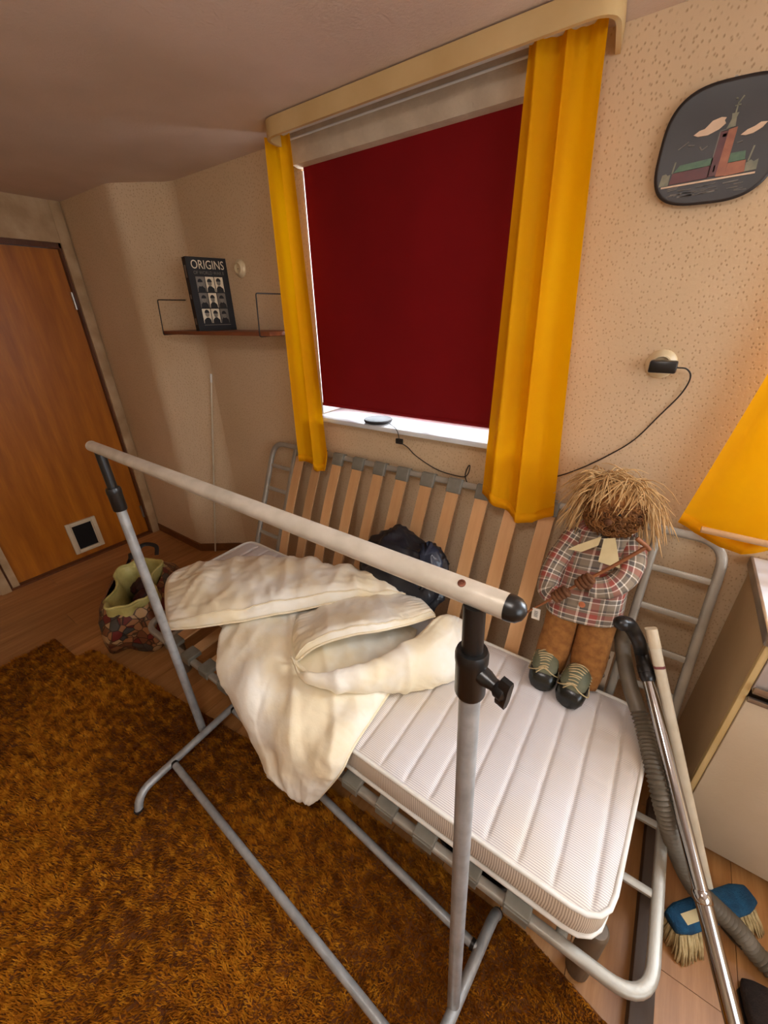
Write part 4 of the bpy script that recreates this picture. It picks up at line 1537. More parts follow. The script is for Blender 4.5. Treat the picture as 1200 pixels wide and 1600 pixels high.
ctD = [
    [(-0.875, -0.885, 0.548), (-0.76, -0.900, 0.545), (-0.64, -0.805, 0.548), (-0.565, -0.63, 0.545), (-0.53, -0.43, 0.555)],
    [(-0.82, -0.905, 0.535), (-0.69, -0.885, 0.538), (-0.575, -0.755, 0.547), (-0.50, -0.59, 0.545), (-0.475, -0.38, 0.545)],
    [(-0.75, -0.86, 0.510), (-0.62, -0.81, 0.50), (-0.485, -0.665, 0.485), (-0.405, -0.55, 0.485), (-0.415, -0.345, 0.495)],
    [(-0.64, -0.73, 0.46), (-0.55, -0.70, 0.45), (-0.455, -0.625, 0.440), (-0.385, -0.52, 0.442), (-0.400, -0.345, 0.45)],
]
dm = MB()
vB, fB, tB = puffy(ctB, 100, 130, 0.025, 3.1, wr=0.008, wdir=(1.1, 0.6), edge=0.09, fan=((-0.66, -1.07, 0.10), 17.0, 0.010))
vA, fA, tA = puffy(ctA, 110, 60, 0.040, 8.7, wr=0.012, wdir=(1.2, 0.7), edge=0.16)
vC, fC, tC = puffy(ctC, 80, 50, 0.020, 5.2, wr=0.009, wdir=(0.7, 1.2), edge=0.12)
vD, fD, tD = puffy(ctD, 80, 50, 0.024, 1.9, wr=0.009, wdir=(0.7, 1.2), edge=0.14)
for v, f in ((vB, fB), (vA, fA), (vC, fC), (vD, fD)):
    dm.add(v, f)
dm.build('quilted_cover', M['duvet'], dv_, True)


def edge_pipe(path, r_=0.0045):
    tube('piping', resample(np.array(path), 60), r_, M['piping'], dv_, 8)


edge_pipe(tA[-1] + np.array((0.003, -0.004, 0.0)))
edge_pipe(tA[-4] + np.array((0.0, -0.002, 0.004)), 0.003)
edge_pipe(np.concatenate([tC[-1][::-1], tD[0]])[::1] + np.array((0.0, -0.003, 0.0)))
edge_pipe(tC[-3] + np.array((0, 0, 0.002)), 0.003)
edge_pipe(np.concatenate([tB[20:, -1], tB[-1][::-1]]))
edge_pipe(tB[60:, 0])

# ------------------------------------------------------------------ black bin bag behind the duvet
bgm = bmesh.new()
bmesh.ops.create_icosphere(bgm, subdivisions=5, radius=1.0)
for vt in bgm.verts:
    n_ = vt.co.normalized()
    fold = max(0.0, 1 - 2.6 * abs(noise.noise(n_ * 1.5 + Vector((9, 2, 4)))))
    fold2 = max(0.0, 1 - 3.0 * abs(noise.noise(n_ * 3.1 + Vector((1, 5, 2)))))
    r_ = 1 + 0.20 * noise.noise(n_ * 1.3 + Vector((3, 1, 7))) + 0.20 * fold + 0.10 * fold2 + 0.03 * noise.noise(n_ * 7)
    p_ = n_ * r_
    zc = max(p_.z, -0.7)
    e_ = 0.75
    x_, y_, z_ = math.copysign(abs(p_.x) ** 0.85, p_.x) * 0.185, p_.y * 0.075, math.copysign(abs(zc) ** e_, zc) * 0.15
    z_ -= 0.03 * max(0.0, -n_.x)                       # slumps towards the foot of the bed
    z_ -= 0.035 * math.exp(-((n_.x - 0.25) / 0.22) ** 2) * max(0, n_.z)    # sag before the tied neck
    zz = z_ + 0.60
    vt.co = (x_ - 0.785, y_ - 0.345 + 0.40 * max(0, zz - 0.5), zz)
me = bpy.data.meshes.new('film')
bgm.to_mesh(me)
bgm.free()
bb = thing('bin_bag', (-0.8, -0.33, 0.43), 'crumpled black bin bag behind the duvet against the leaning slats', 'bag')
link('film', me, M['bag'], bb, True)
nk = []
for i in range(7):
    q = i / 6
    c = Vector((-0.645 + 0.03 * math.sin(q * 3), -0.320 - 0.05 * q, 0.775 - 0.13 * q))
    ring = []
    for k_ in range(18):
        a = 2 * math.pi * k_ / 18
        r_ = (0.046 - 0.03 * abs(q - 0.35)) * (1 + 0.28 * math.sin(5 * a + 2 * q) + 0.12 * math.sin(9 * a))
        ring.append(c + Vector((r_ * math.cos(a), r_ * 0.6 * math.sin(a) - 0.01, 0.025 * math.sin(a))))
    nk.append(ring)
v, f = loft_vf(nk)
MB().add(v, f).build('gathered_neck', mat('blue_black_bag_film', (50, 58, 76), (38, 44, 60), rough=0.25, scale=10, bump=0.3, bscale=30), bb, True)

# ------------------------------------------------------------------ scarecrow doll
DL = thing('scarecrow_doll', (-0.08, -0.32, 0.43), 'straw-haired scarecrow doll in a plaid shirt and burlap trousers propped on the mattress', 'doll')


def DY(z):      # the doll leans back with the frame
    return -0.345 + 0.40 * (z - 0.45)


def ring_pts(c, rx, ry, n=28, tiltv=(0, 0), e=2.3, seed=0, wob=0.0):
    out = []
    for k_ in range(n):
        a = 2 * math.pi * k_ / n
        ca, sa = math.cos(a), math.sin(a)
        x_ = rx * math.copysign(abs(ca) ** (2 / e), ca)
        y_ = ry * math.copysign(abs(sa) ** (2 / e), sa)
        w_ = 1 + wob * noise.noise((ca * 2.5 + seed, sa * 2.5, c[2] * 30))
        out.append((c[0] + x_ * w_, c[1] + y_ * w_, c[2] + tiltv[0] * x_ + tiltv[1] * y_))
    return out


def loft_uv(name, rings, mt2, parent, ku, kv, caps=True, smooth=True):
    v, f = loft_vf(rings, caps)
    o = MB().add(v, f).build(name, mt2, parent, smooth)
    uvl = o.data.uv_layers.new(name='UVMap')
    n = len(rings[0])
    nf = (len(rings) - 1) * n
    acc = [0.0]
    for i in range(1, len(rings)):
        a = np.mean(np.array(rings[i]), 0)
        b_ = np.mean(np.array(rings[i - 1]), 0)
        acc.append(acc[-1] + float(np.linalg.norm(a - b_)))
    for pi, p_ in enumerate(o.data.polygons):
        for li in p_.loop_indices:
            vi = o.data.loops[li].vertex_index
            i, k_ = vi // n, vi % n
            kk = k_
            if pi < nf and k_ == 0 and (pi % n) == n - 1:
                kk = n
            uvl.data[li].uv = (kk / n * ku, acc[i] * kv)
    return o


# trousers: two stuffed legs joined at the seat
tr = MB()
for cx, fx in ((-0.122, -0.127), (-0.014, -0.008)):
    rr = []
    for z, rx, ry in ((0.445, 0.030, 0.026), (0.452, 0.046, 0.038), (0.475, 0.053, 0.044), (0.53, 0.056, 0.045), (0.60, 0.055, 0.045), (0.66, 0.056, 0.046), (0.72, 0.054, 0.044), (0.74, 0.030, 0.03)):
        q = (z - 0.445) / 0.3
        rr.append(ring_pts((fx + (cx - fx) * q, DY(z) + 0.010, z), rx, ry, 24, e=2.2, seed=cx * 90, wob=0.16))
    tr.add(*loft_vf(rr))
tr.build('trousers', M['burlap'], DL, True)
# shirt body
rr = []
for z, cx, rx, ry in ((0.668, -0.066, 0.100, 0.055), (0.674, -0.066, 0.116, 0.062), (0.70, -0.067, 0.117, 0.062), (0.76, -0.068, 0.113, 0.062), (0.82, -0.068, 0.108, 0.062),
                      (0.88, -0.068, 0.104, 0.060), (0.93, -0.068, 0.100, 0.056), (0.965, -0.067, 0.086, 0.048), (0.985, -0.066, 0.055, 0.040)):
    rr.append(ring_pts((cx, DY(z), z), rx, ry, 40, tiltv=(0.16, 0), e=2.5, seed=2, wob=0.06))
shirt = loft_uv('shirt', rr, M['plaid'], DL, 7.0, 14.0)
# sleeves crossing towards the stick
for P_, rs in (([(-0.152, DY(0.93) - 0.010, 0.925), (-0.176, DY(0.86) - 0.030, 0.86), (-0.190, DY(0.79) - 0.05, 0.80), (-0.185, DY(0.75) - 0.075, 0.755), (-0.150, DY(0.745) - 0.085, 0.745)],
                (0.034, 0.037, 0.036, 0.034, 0.030)),
               ([(0.016, DY(0.95) - 0.010, 0.945), (0.030, DY(0.90) - 0.032, 0.90), (0.026, DY(0.86) - 0.058, 0.86), (-0.002, DY(0.83) - 0.078, 0.825), (-0.040, DY(0.815) - 0.085, 0.81), (-0.062, DY(0.81) - 0.085, 0.808)],
                (0.034, 0.038, 0.038, 0.036, 0.034, 0.032))):
    C_ = cat(P_, 6)
    R_ = np.interp(np.linspace(0, 1, len(C_)), np.linspace(0, 1, len(rs)), rs)
    rr = []
    for i, c in enumerate(C_):
        t_ = Vector(C_[min(i + 1, len(C_) - 1)] - C_[max(i - 1, 0)]).normalized()
        s1 = t_.cross(Vector((0, -1, 0.2))).normalized()
        s2 = t_.cross(s1)
        ring = []
        for k_ in range(22):
            a = 2 * math.pi * k_ / 22
            w_ = 1 + 0.10 * noise.noise((math.cos(a) * 2, math.sin(a) * 2, i * 0.35))
            ring.append(Vector(c) + (s1 * math.cos(a) + s2 * math.sin(a)) * R_[i] * w_)
        rr.append(ring)
    loft_uv('sleeve', rr, M['plaid'], DL, 3.0, 14.0)
# brown mittens wrapped round the stick, each with thumb and four short fingers
SA, SB = Vector((0.052, -0.265, 0.985)), Vector((-0.262, -0.405, 0.655))      # stick ends
sd = (SB - SA).normalized()


def on_stick(t_):
    return SA + (SB - SA) * t_


for t_, wrist in ((0.60, (-0.145, DY(0.745) - 0.085, 0.752)), (0.42, (-0.066, DY(0.81) - 0.085, 0.812))):
    hm = MB()
    g = on_stick(t_)
    nrm = Vector((0.05, -1, 0.25)).normalized()
    sidev = sd.cross(nrm).normalized()
    pal = cat([Vector(wrist), (Vector(wrist) + g) / 2 + nrm * 0.006, g - nrm * 0.002], 5)
    hm.add(*tube_vf(pal, [0.020 - 0.004 * i / (len(pal) - 1) for i in range(len(pal))], 14, dome=True))
    for k_ in range(4):
        c = g + sd * (0.013 * (k_ - 1.5))
        L_ = 0.019 - 0.0025 * abs(k_ - 1.2)
        arc = [c - sidev * 0.014 - nrm * 0.004, c - sidev * 0.012 + nrm * 0.010, c + nrm * 0.0145, c + sidev * 0.011 + nrm * 0.010, c + sidev * L_ * 0.8 - nrm * 0.002]
        hm.add(*tube_vf(cat(arc, 3), 0.0072, 8, dome=True))
    th_ = [g - sd * 0.022 - sidev * 0.012, g - sd * 0.026 + nrm * 0.011, g - sd * 0.020 + sidev * 0.012 + nrm * 0.008]
    hm.add(*tube_vf(cat(th_, 4), 0.0078, 8, dome=True))
    hm.build('hand', M['mitt'], DL, True)
# collar of two cream felt points
HN = Vector((-0.066, DY(0.97) - 0.052, 0.968))
for poly in ([(0.004, -0.008), (0.034, -0.004), (0.070, -0.095), (0.006, -0.080)], [(-0.004, -0.002), (-0.066, -0.038), (-0.090, -0.056), (-0.048, -0.058), (-0.006, -0.030)][::1]):
    pts = []
    for a, b_ in poly:
        z = HN.z + b_ + 0.16 * a
        pts.append(Vector((HN.x + a, DY(z) - 0.086 + 0.10 * abs(a), z)))
    n_ = len(pts)
    off = Vector((0, -0.003, 0.001))
    vv = pts + [p_ + off for p_ in pts]
    ff = [tuple(range(n_)), tuple(range(n_, 2 * n_))[::-1]] + [(i, n_ + i, n_ + (i + 1) % n_, (i + 1) % n_) for i in range(n_)]
    MB().add(vv, ff).build('collar', M['collar'], DL, False)
lathe('button', [(0.0, 0.0), (0.0095, 0.0005), (0.0105, 0.003), (0.006, 0.005), (0.0, 0.0045)], (-0.072, DY(0.735) - 0.0625, 0.735), (0, -1, 0.25), M['button'], DL, 18)
# head bowed forward, wrapped in brown curls
HC_ = Vector((-0.056, -0.165, 1.045))
rr = []
for i in range(11):
    a = math.pi * i / 10
    rr.append(ring_pts((HC_.x, HC_.y - 0.012 * math.sin(a), HC_.z - 0.072 * math.cos(a)), max(0.006, 0.078 * math.sin(a)), max(0.006, 0.062 * math.sin(a)), 24, e=2.0))
v, f = loft_vf(rr)
hd_ = MB().add(v, f).build('head', M['fur'], DL, True)
cm = MB()
for k_ in range(230):
    a = rng.uniform(-math.pi, 0.0)
    h_ = rng.uniform(-0.95, 0.45)
    cc = math.sqrt(1 - h_ * h_)
    b_ = Vector((HC_.x + 0.083 * cc * math.cos(a), HC_.y + 0.066 * cc * math.sin(a) - 0.01, HC_.z + 0.074 * h_))
    rad = rng.uniform(0.006, 0.011)
    p0 = rng.uniform(0, 6.28)
    pts = []
    for i in range(9):
        q = i / 8
        pts.append(b_ + Vector((rad * math.cos(p0 + q * 7), -0.004 * q - 0.003, rad * math.sin(p0 + q * 7) - 0.014 * q)))
    cm.add(*tube_vf(pts, 0.0021, 5))
cl_ = cm.build('curls', M['fur'], hd_, True)
cl_['kind'] = 'stuff'
# nose and eyes half hidden under the fringe
lathe('nose', [(0.0, 0.0), (0.010, 0.003), (0.012, 0.010), (0.007, 0.018), (0.0, 0.020)], (HC_.x - 0.005, HC_.y - 0.075, HC_.z - 0.012), (0, -1, -0.35), M['mitt'], hd_, 14)
for dx_ in (-0.024, 0.020):
    lathe('eye', [(0.0, 0.0), (0.005, 0.002), (0.0055, 0.005), (0.0, 0.008)], (HC_.x + dx_, HC_.y - 0.072, HC_.z + 0.012), (0, -1, -0.2), M['black'], hd_, 12)
# straw thatch: long strands falling from the crown, plus a thicker fringe
sm = MB()
crown = Vector((-0.070, -0.135, 1.125))


def strand(b_, d_, L_, sag, w_):
    pts = []
    for i in range(5):
        q = i / 4
        p_ = b_ + d_ * (L_ * q) + Vector((0, 0, -sag * q * q))
        pts.append(p_)
    sm.add(*tube_vf(pts, [w_, w_, w_, w_ * 0.85, w_ * 0.5], 4))


for k_ in range(430):
    a = rng.uniform(0, 2 * math.pi)
    el = rng.uniform(-0.1, 0.65)
    d_ = Vector((math.cos(a) * math.cos(el), math.sin(a) * math.cos(el) * 0.75, math.sin(el)))
    b_ = crown + Vector((rng.uniform(-0.055, 0.055), rng.uniform(-0.035, 0.025), rng.uniform(-0.03, 0.015))) + d_ * 0.02
    L_ = rng.uniform(0.06, 0.118)
    if b_.y + d_.y * L_ > -0.02:
        d_.y = min(d_.y, (-0.02 - b_.y) / L_)
    strand(b_, d_, L_, rng.uniform(0.045, 0.115), rng.uniform(0.0012, 0.0024))
for k_ in range(120):     # side bunches reaching down past the shoulders
    sgn = rng.choice((-1, 1))
    b_ = HC_ + Vector((sgn * rng.uniform(0.07, 0.125), rng.uniform(-0.05, 0.03), rng.uniform(-0.01, 0.06)))
    d_ = Vector((sgn * rng.uniform(0.1, 0.55), rng.uniform(-0.35, 0.1), rng.uniform(-0.9, -0.5))).normalized()
    strand(b_, d_, rng.uniform(0.05, 0.115), 0.02, rng.uniform(0.0011, 0.0022))
for k_ in range(60):      # thick pale stalks of the fringe
    b_ = crown + Vector((rng.uniform(-0.05, 0.085), -0.045 + rng.uniform(-0.015, 0.01), rng.uniform(-0.012, 0.012)))
    d_ = Vector((rng.uniform(-0.45, 0.25), -0.55, rng.uniform(-0.85, -0.4))).normalized()
    strand(b_, d_, rng.uniform(0.045, 0.09), 0.008, rng.uniform(0.0018, 0.0026))
st_ = sm.build('straw_hair', M['straw'], DL, True)
st_['kind'] = 'stuff'
# shoes with toes towards the room, raffia laces
for cx, cy, rz in ((-0.132, -0.375, 0.12), (-0.030, -0.395, -0.10)):
    def SH(a, b_, c):
        ca, sa = math.cos(rz), math.sin(rz)
        a, b_, c = a * 1.32, b_ * 1.25, c * 1.25
        return (cx + a * ca - b_ * sa, cy + a * sa + b_ * ca, 0.426 + c)
    secs = ((-0.048, 0.012, 0.018), (-0.044, 0.026, 0.036), (-0.030, 0.034, 0.050), (-0.005, 0.036, 0.060), (0.020, 0.034, 0.070), (0.042, 0.030, 0.072), (0.056, 0.020, 0.062))
    rr = []
    for yy, hw, hh in secs:
        rr.append([SH(hw * math.copysign(abs(math.cos(t_)) ** 0.7, math.cos(t_)), yy, hh * (0.5 + 0.5 * math.copysign(abs(math.sin(t_)) ** 0.8, math.sin(t_)))) for t_ in [2 * math.pi * k_ / 20 for k_ in range(20)]])
    s_o = MB().add(*loft_vf(rr)).build('shoe', M['shoe'], DL, True)
    # canvas upper from instep to ankle
    rr = []
    for yy, hw, z0, z1 in ((-0.030, 0.018, 0.040, 0.056), (-0.016, 0.031, 0.040, 0.066), (0.006, 0.033, 0.038, 0.076), (0.03, 0.031, 0.036, 0.084), (0.050, 0.024, 0.036, 0.082)):
        rr.append([SH(hw * math.cos(t_), yy, (z0 + z1) / 2 + (z1 - z0) / 2 * math.sin(t_)) for t_ in [2 * math.pi * k_ / 18 for k_ in range(18)]])
    MB().add(*loft_vf(rr)).build('upper', M['shoetop'], s_o, True)
    lc = MB()
    for k_ in range(9):
        q = k_ / 8
        yy = -0.026 + 0.060 * q
        hw = 0.020 + 0.012 * math.sin(q * 2.4)
        zt = 0.058 + 0.026 * q
        P_ = [SH(-hw * 1.06, yy - 0.006, zt - 0.020), SH(-hw * 0.55, yy - 0.003, zt - 0.002), SH(0.0, yy + rng.uniform(-0.004, 0.004), zt + 0.005), SH(hw * 0.55, yy + 0.002, zt - 0.002), SH(hw * 1.06, yy + 0.008, zt - 0.022)]
        lc.add(*tube_vf(cat(P_, 3), 0.0022, 6))
    for sgn in (-1, 1):
        P_ = [SH(0, -0.020, 0.066), SH(0.018 * sgn, -0.030, 0.058), SH(0.034 * sgn, -0.018, 0.040), SH(0.038 * sgn, 0.006, 0.022), SH(0.030 * sgn, 0.02, 0.05)]
        lc.add(*tube_vf(cat(P_, 4), 0.0020, 6))
    lc.build('laces', M['lace'], s_o, True)

# walking stick held by the doll, with its paper tag
sk_ = thing('wooden_stick', tuple(on_stick(0.5)), 'thin brown wooden stick held slantwise in the hands of the scarecrow doll', 'stick')
tube('shaft', [on_stick(q) + Vector((0.002 * math.sin(q * 9), 0, 0.002 * math.cos(q * 7))) for q in np.linspace(0, 1, 14)], lambda t_: 0.0062 - 0.003 * t_, M['stick'], sk_, 10)
tube('crook', [on_stick(0.0) + Vector((-0.030, 0, 0.022)), on_stick(0.0) + Vector((0.0, 0, 0.004)), on_stick(0.0) + Vector((0.010, 0.0, -0.006))], 0.0068, M['stick'], sk_, 10)
tg = on_stick(0.80) + Vector((0.006, -0.007, -0.004))
ux_ = (sd * 0.3 + Vector((0.25, 0, -0.9))).normalized()
uy_ = ux_.cross(Vector((0, -1, 0.1))).normalized()
v, f = sheet_vf([(-0.006, -0.013), (0.036, -0.013), (0.036, 0.013), (-0.006, 0.013)], tg, ux_, uy_, 0.0012)
tgo = MB().add(v, f).build('paper_tag', M['paper'], sk_, False)
nt_ = ux_.cross(uy_).normalized()
of_ = 0.0013 if nt_.y < 0 else -0.0005
lm = MB()
for k_ in range(7):
    a0 = 0.004 + 0.0034 * k_
    lm.add(*sheet_vf([(a0, -0.006), (a0 + (0.0008 if k_ % 2 else 0.0014), -0.006), (a0 + (0.0008 if k_ % 2 else 0.0014), 0.006), (a0, 0.006)], tg + nt_ * of_, ux_, uy_, 0.0003))
lm.build('tag_print', M['ink'], tgo, False)

# ------------------------------------------------------------------ bag with liner beside the bed
bs = thing('patterned_bag', (-2.35, -0.75, 0), 'patchwork print bag with a yellow-green plastic liner at the foot of the bed', 'bag')
ax_ = Vector((0.77, -0.55, 0)).normalized()     # long direction
ay_ = Vector((-ax_.y, ax_.x, 0))
bc = Vector((-2.30, -0.79, 0))


def BP(a, b_, z):
    p_ = bc + ax_ * a + ay_ * b_
    return Vector((p_.x, p_.y, z))


def bag_ring(hx, hy, z, seed, wob=0.06, pinch=0.0, n=64, lean=0.0):
    out = []
    for k_ in range(n):
        a = 2 * math.pi * k_ / n
        ca, sa = math.cos(a), math.sin(a)
        w_ = 1 + wob * noise.noise((ca * 2 + seed, sa * 2, z * 6))
        x_ = hx * math.copysign(abs(ca) ** 0.8, ca) * w_
        y_ = hy * math.copysign(abs(sa) ** 0.8, sa) * w_ * (1 - pinch * math.exp(-(ca / 0.35) ** 2))
        out.append(BP(x_ + 0.36 * z, y_, z + 0.018 * noise.noise((ca * 1.7, sa * 1.7, seed)) * (1 if z > 0.02 else 0)))
    return out


prof_b = [(0.33, 0.19, 0.004), (0.355, 0.215, 0.012), (0.36, 0.225, 0.07), (0.345, 0.215, 0.14), (0.31, 0.19, 0.20), (0.265, 0.16, 0.25), (0.235, 0.135, 0.275)]
v, f = loft_vf([bag_ring(a, b_, z, 4 + z * 3, 0.16) for a, b_, z in prof_b], caps=False)
f.append(tuple(range(64))[::-1])
MB().add(v, f).build('body', M['mosaic'], bs, True)
# liner: comes up inside, rolls over the rim in a pinched figure of eight
lp = [(0.15, 0.09, 0.07), (0.185, 0.11, 0.16), (0.205, 0.125, 0.25), (0.225, 0.135, 0.300), (0.238, 0.142, 0.305), (0.245, 0.146, 0.285), (0.262, 0.152, 0.245)]
v, f = loft_vf([bag_ring(a, b_, z, 9, 0.22, 0.42 if z > 0.2 else 0.2) for a, b_, z in lp], caps=False)
f.append(tuple(range(64)))
MB().add(v, f).build('liner', M['liner'], bs, True)
lr = bag_ring(0.240, 0.143, 0.303, 9, 0.22, 0.42)
tube('liner_rim', lr, 0.007, M['liner'], bs, 8, closed=True)
cn_ = MB()
for a, b_, z, r_ in ((0.07, 0.02, 0.15, 0.06), (-0.06, -0.01, 0.15, 0.065), (0.0, 0.03, 0.14, 0.05)):
    bmx = bmesh.new()
    bmesh.ops.create_icosphere(bmx, subdivisions=3, radius=r_)
    p_ = BP(a, b_, z)
    for vt in bmx.verts:
        vt.co = vt.co * (1 + 0.3 * noise.noise(vt.co * 30)) + p_
    bmx.verts.index_update()
    cn_.add([vt.co[:] for vt in bmx.verts], [[q.index for q in fc.verts] for fc in bmx.faces])
    bmx.free()
cn_.build('contents', mat('dark_red_contents', (84, 26, 22), (40, 30, 26), rough=0.7, scale=18), bs, True)
hp = cat([BP(-0.27, -0.10, 0.24), BP(-0.30, -0.10, 0.27), BP(-0.355, -0.12, 0.22), BP(-0.36, -0.17, 0.14), BP(-0.30, -0.215, 0.09), BP(-0.22, -0.20, 0.13)], 6)
tube('handle', hp, 0.010, M['black'], bs, 8, sq=(0.003, 0.013))
hp2 = cat([BP(-0.27, 0.05, 0.24), BP(-0.31, 0.05, 0.285), BP(-0.33, -0.02, 0.30), BP(-0.29, -0.07, 0.27)], 6)
tube('handle', hp2, 0.010, M['black'], bs, 8, sq=(0.003, 0.013))

# thin curtain rod leaning in the corner
rd = thing('thin_rod', (-2.60, -0.09, 0), 'thin pale metal rod leaning upright against the slanted wall corner', 'rod')
ra, rb = Vector((-2.585, -0.150, 0.004)), Vector((-2.388, -0.010, 1.300))
tube('shaft', [ra, rb], 0.0055, M['barwhite'], rd, 10)
tube('tip', [rb - (rb - ra).normalized() * 0.05, rb + (rb - ra).normalized() * 0.002], 0.0066, M['white'], rd, 10)

# ------------------------------------------------------------------ vacuum wand, hose, bar, brush, beam, slipper, tub
vw = thing('vacuum_wand', (0.5, -0.8, 0), 'chrome vacuum cleaner tube with a bent black handle leaning beside the mattress', 'vacuum tube')
b0 = Vector((0.595, -1.135, 0.020))
b1 = Vector((0.148, -0.335, 0.600))
dw = (b1 - b0).normalized()
tube('chrome_tube', [b0, b0 + (b1 - b0) * 0.52], 0.0185, M['chrome'], vw, 24)
tube('chrome_tube', [b0 + (b1 - b0) * 0.50, b1], 0.0170, M['chrome'], vw, 24)
lathe('tube_joint', [(0.0188, -0.012), (0.0203, -0.010), (0.0203, 0.010), (0.0175, 0.014)], b0 + (b1 - b0) * 0.515, dw, M['chrome'], vw, 24)
hp = cat([b1 - dw * 0.02, b1 + dw * 0.02, b1 + dw * 0.055, Vector((0.108, -0.312, 0.680)), Vector((0.085, -0.315, 0.715)), Vector((0.066, -0.330, 0.745)), Vector((0.048, -0.345, 0.752))], 6)
tube('handle', hp, lambda t_: 0.0225 - 0.003 * math.sin(t_ * 3) + 0.002 * t_, M['black'], vw, 18, dome=True)
lathe('handle_collar', [(0.0195, -0.008), (0.0235, -0.006), (0.0235, 0.014), (0.022, 0.018)], b1, dw, M['black'], vw, 20)

hs = thing('vacuum_hose', (0.35, -0.55, 0.0), 'ribbed grey vacuum hose curving down between the mattress and the chrome tube', 'hose')
HP = cat([(0.066, -0.222, 0.640), (0.075, -0.252, 0.590), (0.120, -0.342, 0.527), (0.188, -0.439, 0.460), (0.236, -0.560, 0.420), (0.285, -0.604, 0.340), (0.336, -0.612, 0.245), (0.390, -0.612, 0.165),
          (0.446, -0.607, 0.122), (0.512, -0.606, 0.082), (0.590, -0.622, 0.034), (0.80, -0.70, 0.030), (1.0, -0.85, 0.030)], 8)
HP = resample(HP, 520)
tube('ribbed_tube', HP, [0.0230 + 0.0032 * math.sin(i * math.pi / 2.0 + 0.3) if i > 90 else 0.0235 for i in range(520)], M['hose'], hs, 16)
tube('hose_cuff', HP[:14], 0.0255, M['hose'], hs, 18)

wb_ = thing('white_bar', (0.5, -0.65, 0), 'chipped white square bar leaning behind the chrome tube', 'bar')
a0, a1 = Vector((0.474, -0.556, 0.012)), Vector((0.127, -0.302, 0.735))
dd = (a1 - a0).normalized()
tube('square_profile', [a0, a1], 0.0125, M['barwhite'], wb_, 8, sq=(0.0155, 0.0155), up=(0.2, -1, 0.2))
tube('end_sleeve', [a1 - dd * 0.055, a1 + dd * 0.003], 0.0135, M['offwhite'], wb_, 8, sq=(0.0168, 0.0168), up=(0.2, -1, 0.2))
tube('red_band', [a1 - dd * 0.118, a1 - dd * 0.110], 0.0130, M['barmark'], wb_, 8, sq=(0.0158, 0.0158), up=(0.2, -1, 0.2))

br_ = thing('floor_brush', (0.45, -0.58, 0), 'blue floor brush head with cream bristles lying in front of the cabinet', 'brush')
bdir = Vector((0.20, 0.215, 0)).normalized()
bper = Vector((bdir.y, -bdir.x, 0))
bcn = Vector((0.452, -0.590, 0))
rr = []
for i in range(15):
    q = -1 + 2 * i / 14
    hw = 0.034 * (1 - 0.35 * max(0, abs(q) - 0.75) / 0.25)
    c = bcn + bdir * (q * 0.135)
    ring = []
    for k_ in range(16):
        a = 2 * math.pi * k_ / 16
        ca, sa = math.cos(a), math.sin(a)
        ring.append(c + bper * (hw * math.copysign(abs(ca) ** 0.6, ca)) + Vector((0, 0, 0.078 + 0.014 * math.copysign(abs(sa) ** 0.6, sa))))
    rr.append(ring)
v, f = loft_vf(rr)
MB().add(v, f).build('block', M['bluebrush'], br_, True)
bm_ = MB()
for i in range(22):
    for j in range(6):
        q = -0.97 + 1.94 * i / 21
        if -0.42 < q < 0.5:
            continue
        o_ = (j - 2.5) / 2.5
        b_ = bcn + bdir * (q * 0.128) + bper * (o_ * 0.026) + Vector((0, 0, 0.068))
        for k_ in range(9):
            e_ = b_ + bdir * (q * 0.016 + rng.uniform(-0.008, 0.008)) + bper * (o_ * 0.018 + 0.016 + rng.uniform(-0.008, 0.008))
            e_.z = rng.uniform(0.001, 0.008)
            bm_.add(*tube_vf([b_ + bdir * rng.uniform(-.003, .003), (b_ + e_) / 2 + bper * 0.004 * o_, e_], [0.0034, 0.0034, 0.0020], 4))
bo = bm_.build('bristles', M['bristle'], br_, True)
bo['kind'] = 'stuff'
v, f = sheet_vf([(-0.012, -0.028), (0.012, -0.028), (0.012, 0.028), (-0.012, 0.028)], bcn - bdir * 0.075 + bper * 0.006 + Vector((0, 0, 0.0918)), bper, bdir, 0.0012)
MB().add(v, f).build('sticker', M['collar'], br_, False)
lathe('handle_socket', [(0.017, 0.0), (0.017, 0.03), (0.013, 0.05), (0.010, 0.05)], bcn + bdir * 0.03 + Vector((0, 0, 0.045)) + bper * 0.03, bper * 1.0 + Vector((0, 0, 0.25)), M['black'], br_, 16)

box_v, box_f = box_vf((0.316, -0.70, 0.021), (0.052, 0.78, 0.042), bev=0.003)
bmo = thing('dark_beam', (0.316, -0.70, 0), 'dark brown beam lying on the floor under the end of the bed', 'beam')
MB().add(box_v, box_f).build('timber', M['darkwood'], bmo, True, 40)
box('end_face', (0.2905, -1.0925, 0.001), (0.3415, -1.0895, 0.041), M['subfloor'], bmo)

sl = thing('slipper', (0.60, -0.77, 0), 'dark brown felt slipper on the floor below the vacuum hose', 'slipper')
rr = []
sdir = Vector((0.25, -0.97, 0)).normalized()
sper = Vector((-sdir.y, sdir.x, 0))
s0 = Vector((0.560, -0.665, 0))
for yy, hw, hh in ((0.0, 0.012, 0.014), (0.006, 0.030, 0.026), (0.03, 0.042, 0.040), (0.07, 0.047, 0.052), (0.12, 0.046, 0.058), (0.16, 0.042, 0.040), (0.21, 0.038, 0.032), (0.25, 0.032, 0.030), (0.265, 0.016, 0.02)):
    rr.append([s0 + sdir * yy + sper * (hw * math.cos(t_)) + Vector((0, 0, 0.001 + hh * (0.5 + 0.5 * math.copysign(abs(math.sin(t_)) ** 0.7, math.sin(t_))))) for t_ in [2 * math.pi * k_ / 20 for k_ in range(20)]])
v, f = loft_vf(rr)
MB().add(v, f).build('felt_body', M['slipper'], sl, True)
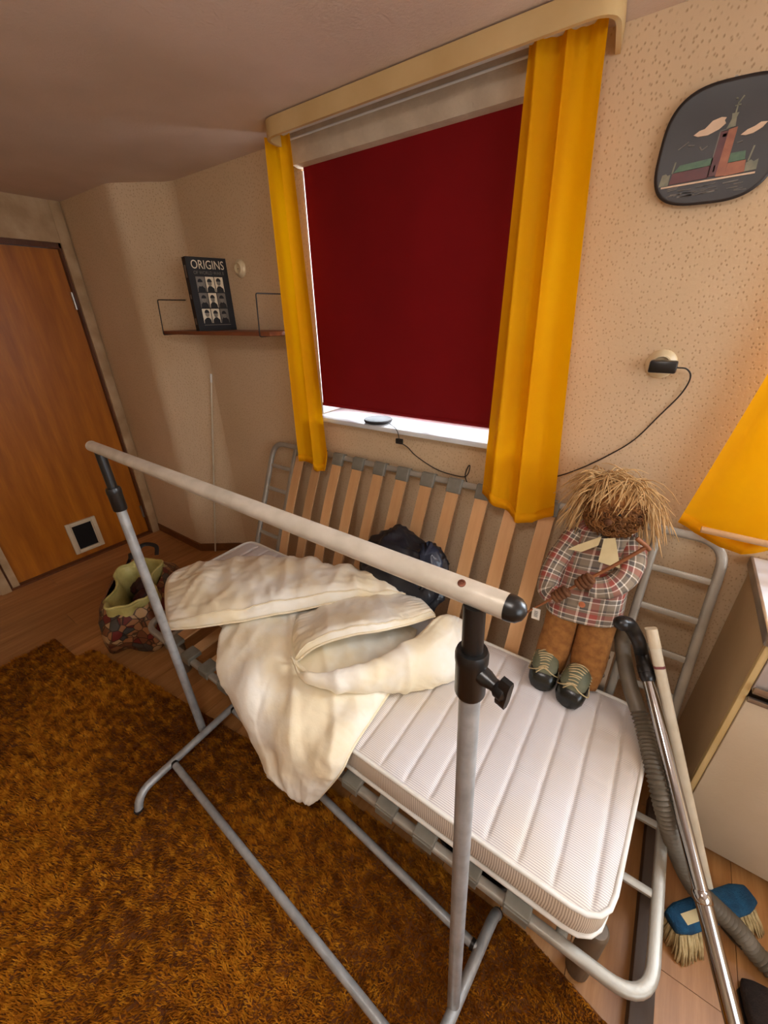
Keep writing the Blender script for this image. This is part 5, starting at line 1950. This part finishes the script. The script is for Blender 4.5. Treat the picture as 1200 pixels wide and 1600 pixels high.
rr2 = [[p_.lerp(s0 + sdir * 0.13 + Vector((0, 0, 0.005)), -0.03) for p_ in ring] for ring in rr]
so = MB()
pts = [s0 + sdir * yy + sper * s_ * hw * 1.05 for s_, seq in ((1, ((0.0, 0.012), (0.03, 0.042), (0.12, 0.046), (0.21, 0.038), (0.265, 0.016))), (-1, ((0.265, 0.016), (0.21, 0.038), (0.12, 0.046), (0.03, 0.042), (0.0, 0.012)))) for yy, hw in seq]
v, f = prism_vf([(p_.x, p_.y) for p_ in pts][::-1], 0.0, 0.008)
so.add(v, f)
so.build('sole', M['black'], sl, False)

tb = thing('plastic_tub', (-0.13, -0.74, 0), 'round black plastic tub pushed under the bed behind the clothes rack', 'tub')
lathe('bowl', [(0.0, 0.003), (0.10, 0.003), (0.135, 0.02), (0.165, 0.08), (0.185, 0.16), (0.190, 0.175), (0.184, 0.175), (0.178, 0.16), (0.158, 0.085), (0.128, 0.03), (0.0, 0.02)], (-0.14, -0.76, 0), (0, 0, 1), M['tub'], tb, 36)
ringp = [(-0.14 + 0.189 * math.cos(a), -0.76 + 0.189 * math.sin(a), 0.175) for a in [2 * math.pi * k_ / 40 for k_ in range(40)]]
tube('rim', ringp, 0.006, M['tub'], tb, 8, closed=True)

# ------------------------------------------------------------------ ceiling lamp over the middle of the room
cl2 = thing('ceiling_lamp', (-0.12, -1.74, 2.2), 'round opal glass lamp fixed to the middle of the ceiling', 'lamp')
lathe('base', [(0.10, 0.0), (0.10, 0.018), (0.09, 0.024)], (-0.12, -1.74, HC), (0, 0, -1), M['white'], cl2, 28)
opal = bpy.data.materials.new('lit_opal_glass')
opal.use_nodes = True
ob = opal.node_tree.nodes['Principled BSDF']
ob.inputs['Base Color'].default_value = (1, 0.95, 0.85, 1)
ob.inputs['Emission Color'].default_value = (1, 0.97, 0.94, 1)
ob.inputs['Emission Strength'].default_value = 26.0
lathe('shade', [(0.092, 0.022), (0.14, 0.045), (0.15, 0.07), (0.13, 0.10), (0.08, 0.122), (0.0, 0.130)], (-0.12, -1.74, HC), (0, 0, -1), opal, cl2, 28)
